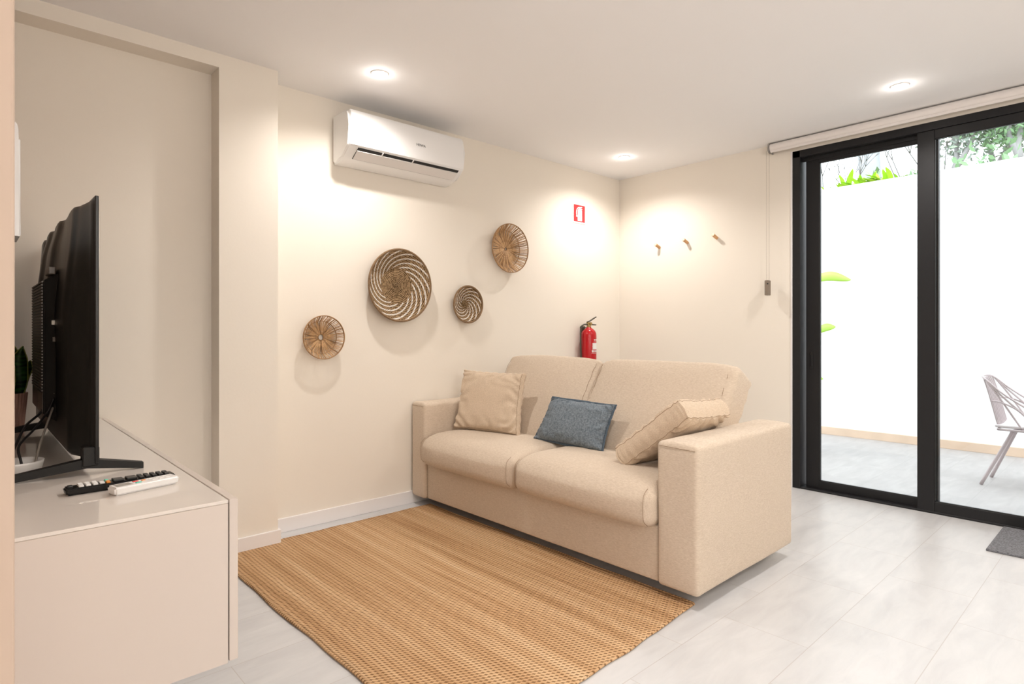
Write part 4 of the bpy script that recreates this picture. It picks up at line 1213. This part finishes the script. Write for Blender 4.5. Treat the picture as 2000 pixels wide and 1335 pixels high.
leaves = [((0, 0, 0.6), (0.0, -0.03, 1.50), (0, -0.10, 1.56), (-0.02, -0.30, 1.60), (0, -0.48, 1.545), 0.07),
          ((0.02, 0, 0.6), (0.02, -0.06, 1.00), (0.0, -0.10, 1.04), (0, -0.24, 1.13), (0, -0.355, 1.135), 0.065),
          ((0, 0.02, 0.6), (0.0, -0.06, 0.66), (0.0, -0.10, 0.68), (0, -0.16, 0.69), (0, -0.250, 0.665), 0.04),
          ((0, 0.05, 0.6), (0.05, 0.12, 1.4), (0.05, 0.2, 1.55), (0.1, 0.35, 1.7), (0.1, 0.5, 1.6), 0.09),
          ((0.05, 0.02, 0.6), (0.1, 0.05, 1.2), (0.15, 0.08, 1.3), (0.3, 0.12, 1.45), (0.45, 0.15, 1.35), 0.09)]
for (s0, s1, b0, b1, b2, wd) in leaves:
    bm = bmesh.new(); broad_leaf(bm, b0, b1, b2, wd, Vector((0.75, 0, 0.66)))
    bmesh.ops.remove_doubles(bm, verts=bm.verts, dist=1e-5)
    bmesh.ops.solidify(bm, geom=list(bm.faces), thickness=0.002)
    lf = finish('leaf', bm, M['banana'], bp, smooth=True)
    bm = bmesh.new(); tube(bm, curve_pts([s0, ((s0[0] + s1[0]) / 2, (s0[1] + s1[1]) / 2, (s0[2] + s1[2]) / 2), s1, b0], 5), 0.008, 7)
    finish('leaf_stalk', bm, M['banana'], lf)

# ================================================================== planting beyond the patio wall
GZ = 2.6
def lime_shrub(x, y, n, s, label, seed):
    rnd = random.Random(seed)
    bm = bmesh.new()
    for k in range(n):
        a = rnd.uniform(0, 2 * PI); el = rnd.uniform(0.25, 1.1); L = s * rnd.uniform(0.6, 1.0)
        d = Vector((math.cos(a) * math.cos(el), math.sin(a) * math.cos(el), math.sin(el)))
        b = Vector((x + rnd.uniform(-.05, .05), y + rnd.uniform(-s * 0.8, s * 0.8), GZ))
        m_ = b + d * L * 0.55 + Vector((0, 0, 0.12 * L)); tp = b + d * L
        side = Vector((-math.sin(a), math.cos(a), 0))
        broad_leaf(bm, b, m_, tp, L * 0.095, side, 6)
    rel(bm, (x, y, GZ))
    o = finish('leafy_shrub', bm, M['lime'], None, (x, y, GZ), smooth=True)
    tag(o, label, 'shrub', 'shrubs behind the patio wall')
lime_shrub(2.95, -0.88, 34, 0.20, 'low lime shrub with drooping leaves above the left pane wall', 11)
lime_shrub(2.95, -1.12, 64, 0.32, 'tallest bright lime shrub peeking over the patio wall', 12)
lime_shrub(2.95, -1.33, 18, 0.20, 'small lime shrub right of the tallest one', 13)
lime_shrub(2.9, -0.57, 10, 0.15, 'tiny green shrub at the left edge of the door view', 14)

def branchy(bm, p, d, L, r, depth, rnd, tips, spread=0.5):
    q = p + d * L; mid = (p + q) / 2 + Vector((rnd.uniform(-1, 1), rnd.uniform(-1, 1), 0)) * L * 0.06
    tube(bm, [p, mid, q], [r, r * 0.85, r * 0.65], 5)
    if depth == 0: tips.append(q); return
    if depth <= 2: tips.append(mid)
    for k in range(rnd.choice((2, 3))):
        nd = (d + Vector((rnd.uniform(-1, 1), rnd.uniform(-1, 1), rnd.uniform(-0.2, 0.6))) * spread).normalized()
        branchy(bm, q, nd, L * rnd.uniform(0.6, 0.85), r * 0.6, depth - 1, rnd, tips, spread)
def bare_shrub(x, y, h, label, seed):
    rnd = random.Random(seed); bm = bmesh.new(); tips = []
    for k in range(5):
        branchy(bm, Vector((x + rnd.uniform(-.1, .1), y + rnd.uniform(-.2, .2), GZ - 0.01)), Vector((rnd.uniform(-.4, .4), rnd.uniform(-.4, .4), 1)).normalized(), h * 0.34, 0.008, 3, rnd, tips, 0.45)
    rel(bm, (x, y, GZ)); o = finish('bare_shrub', bm, M['twig'], None, (x, y, GZ))
    tag(o, label, 'shrub', 'bare twiggy shrubs behind the patio wall')
bare_shrub(3.4, -0.40, 1.2, 'leafless grey twiggy shrub at the left of the door view', 21)
bare_shrub(3.4, -1.45, 1.5, 'leafless twiggy shrub beside the middle door stile', 22)
bare_shrub(3.6, -0.72, 0.9, 'leafless twigs behind the lime shrubs', 23)

def tree(x, y, h, label, seed, lm, nl=85, ls=0.095):
    rnd = random.Random(seed)
    e = empty('tree', (x, y, GZ)); tag(e, label, 'tree', 'trees beyond the patio wall')
    bm = bmesh.new(); tips = []
    branchy(bm, Vector((0, 0, -0.01)), Vector((rnd.uniform(-.08, .08), rnd.uniform(-.08, .08), 1)).normalized(), h * 0.22, 0.07, 4, rnd, tips, 0.55)
    finish('trunk', bm, M['bark'], e)
    bm = bmesh.new()
    for tpos in tips:
        for k in range(nl):
            c = tpos + Vector((rnd.gauss(0, .16), rnd.gauss(0, .16), rnd.gauss(0, .15)))
            d = Vector((rnd.uniform(-1, 1), rnd.uniform(-1, 1), rnd.uniform(-1.2, 0.4))).normalized()
            s = d.cross(Vector((rnd.uniform(-1, 1), rnd.uniform(-1, 1), rnd.uniform(-1, 1)))).normalized()
            L = ls * rnd.uniform(0.5, 1.0)
            bm.faces.new([bm.verts.new(c), bm.verts.new(c + d * L * .5 + s * L * .22), bm.verts.new(c + d * L), bm.verts.new(c + d * L * .5 - s * L * .22)])
    finish('foliage', bm, lm, e)
tree(5.2, -1.42, 2.6, 'pale leafy tree just right of the middle door stile', 31, M['leaf_a'])
tree(6.2, -1.70, 3.0, 'tall grey-trunked tree in the middle of the right pane', 32, M['leaf_a'])
tree(5.0, -2.15, 2.6, 'greener leafy tree at the right edge of the view', 33, M['leaf_b'])
tree(7.4, -2.50, 3.4, 'distant loose tree behind the greener one', 34, M['leaf_a'])
# low bush at foot of the trees
bm = bmesh.new(); rnd = random.Random(44)
for k in range(900):
    c = Vector((rnd.gauss(0, .25), rnd.gauss(0, .55), abs(rnd.gauss(0, .18))))
    d = Vector((rnd.uniform(-1, 1), rnd.uniform(-1, 1), rnd.uniform(0, 1.2))).normalized(); s = d.cross(Vector((rnd.uniform(-1, 1), rnd.uniform(-1, 1), rnd.uniform(-1, 1)))).normalized(); L = 0.12
    bm.faces.new([bm.verts.new(c), bm.verts.new(c + d * L * .5 + s * L * .2), bm.verts.new(c + d * L), bm.verts.new(c + d * L * .5 - s * L * .2)])
o = finish('low_bush', bm, M['leaf_b'], None, (4.2, -1.85, GZ)); tag(o, 'low green bush at the foot of the trees behind the patio wall', 'shrub')
# pale trunk seen through the left pane
bm = bmesh.new()
pts = [(0, 0.0, 0), (0.0, 0.0, 0.35), (0.0, 0.06, 0.8), (0, 0.10, 1.3), (0, 0.12, 2.2)]
tube(bm, curve_pts(pts, 5), [0.09 + 0.11 * (k / 20) for k in range(21)], 16)
o = finish('tree', bm, M['trunk_pale'], None, (4.6, -0.68, GZ - 0.01), smooth=True); tag(o, 'smooth pale grey trunk behind the lime shrubs', 'tree')
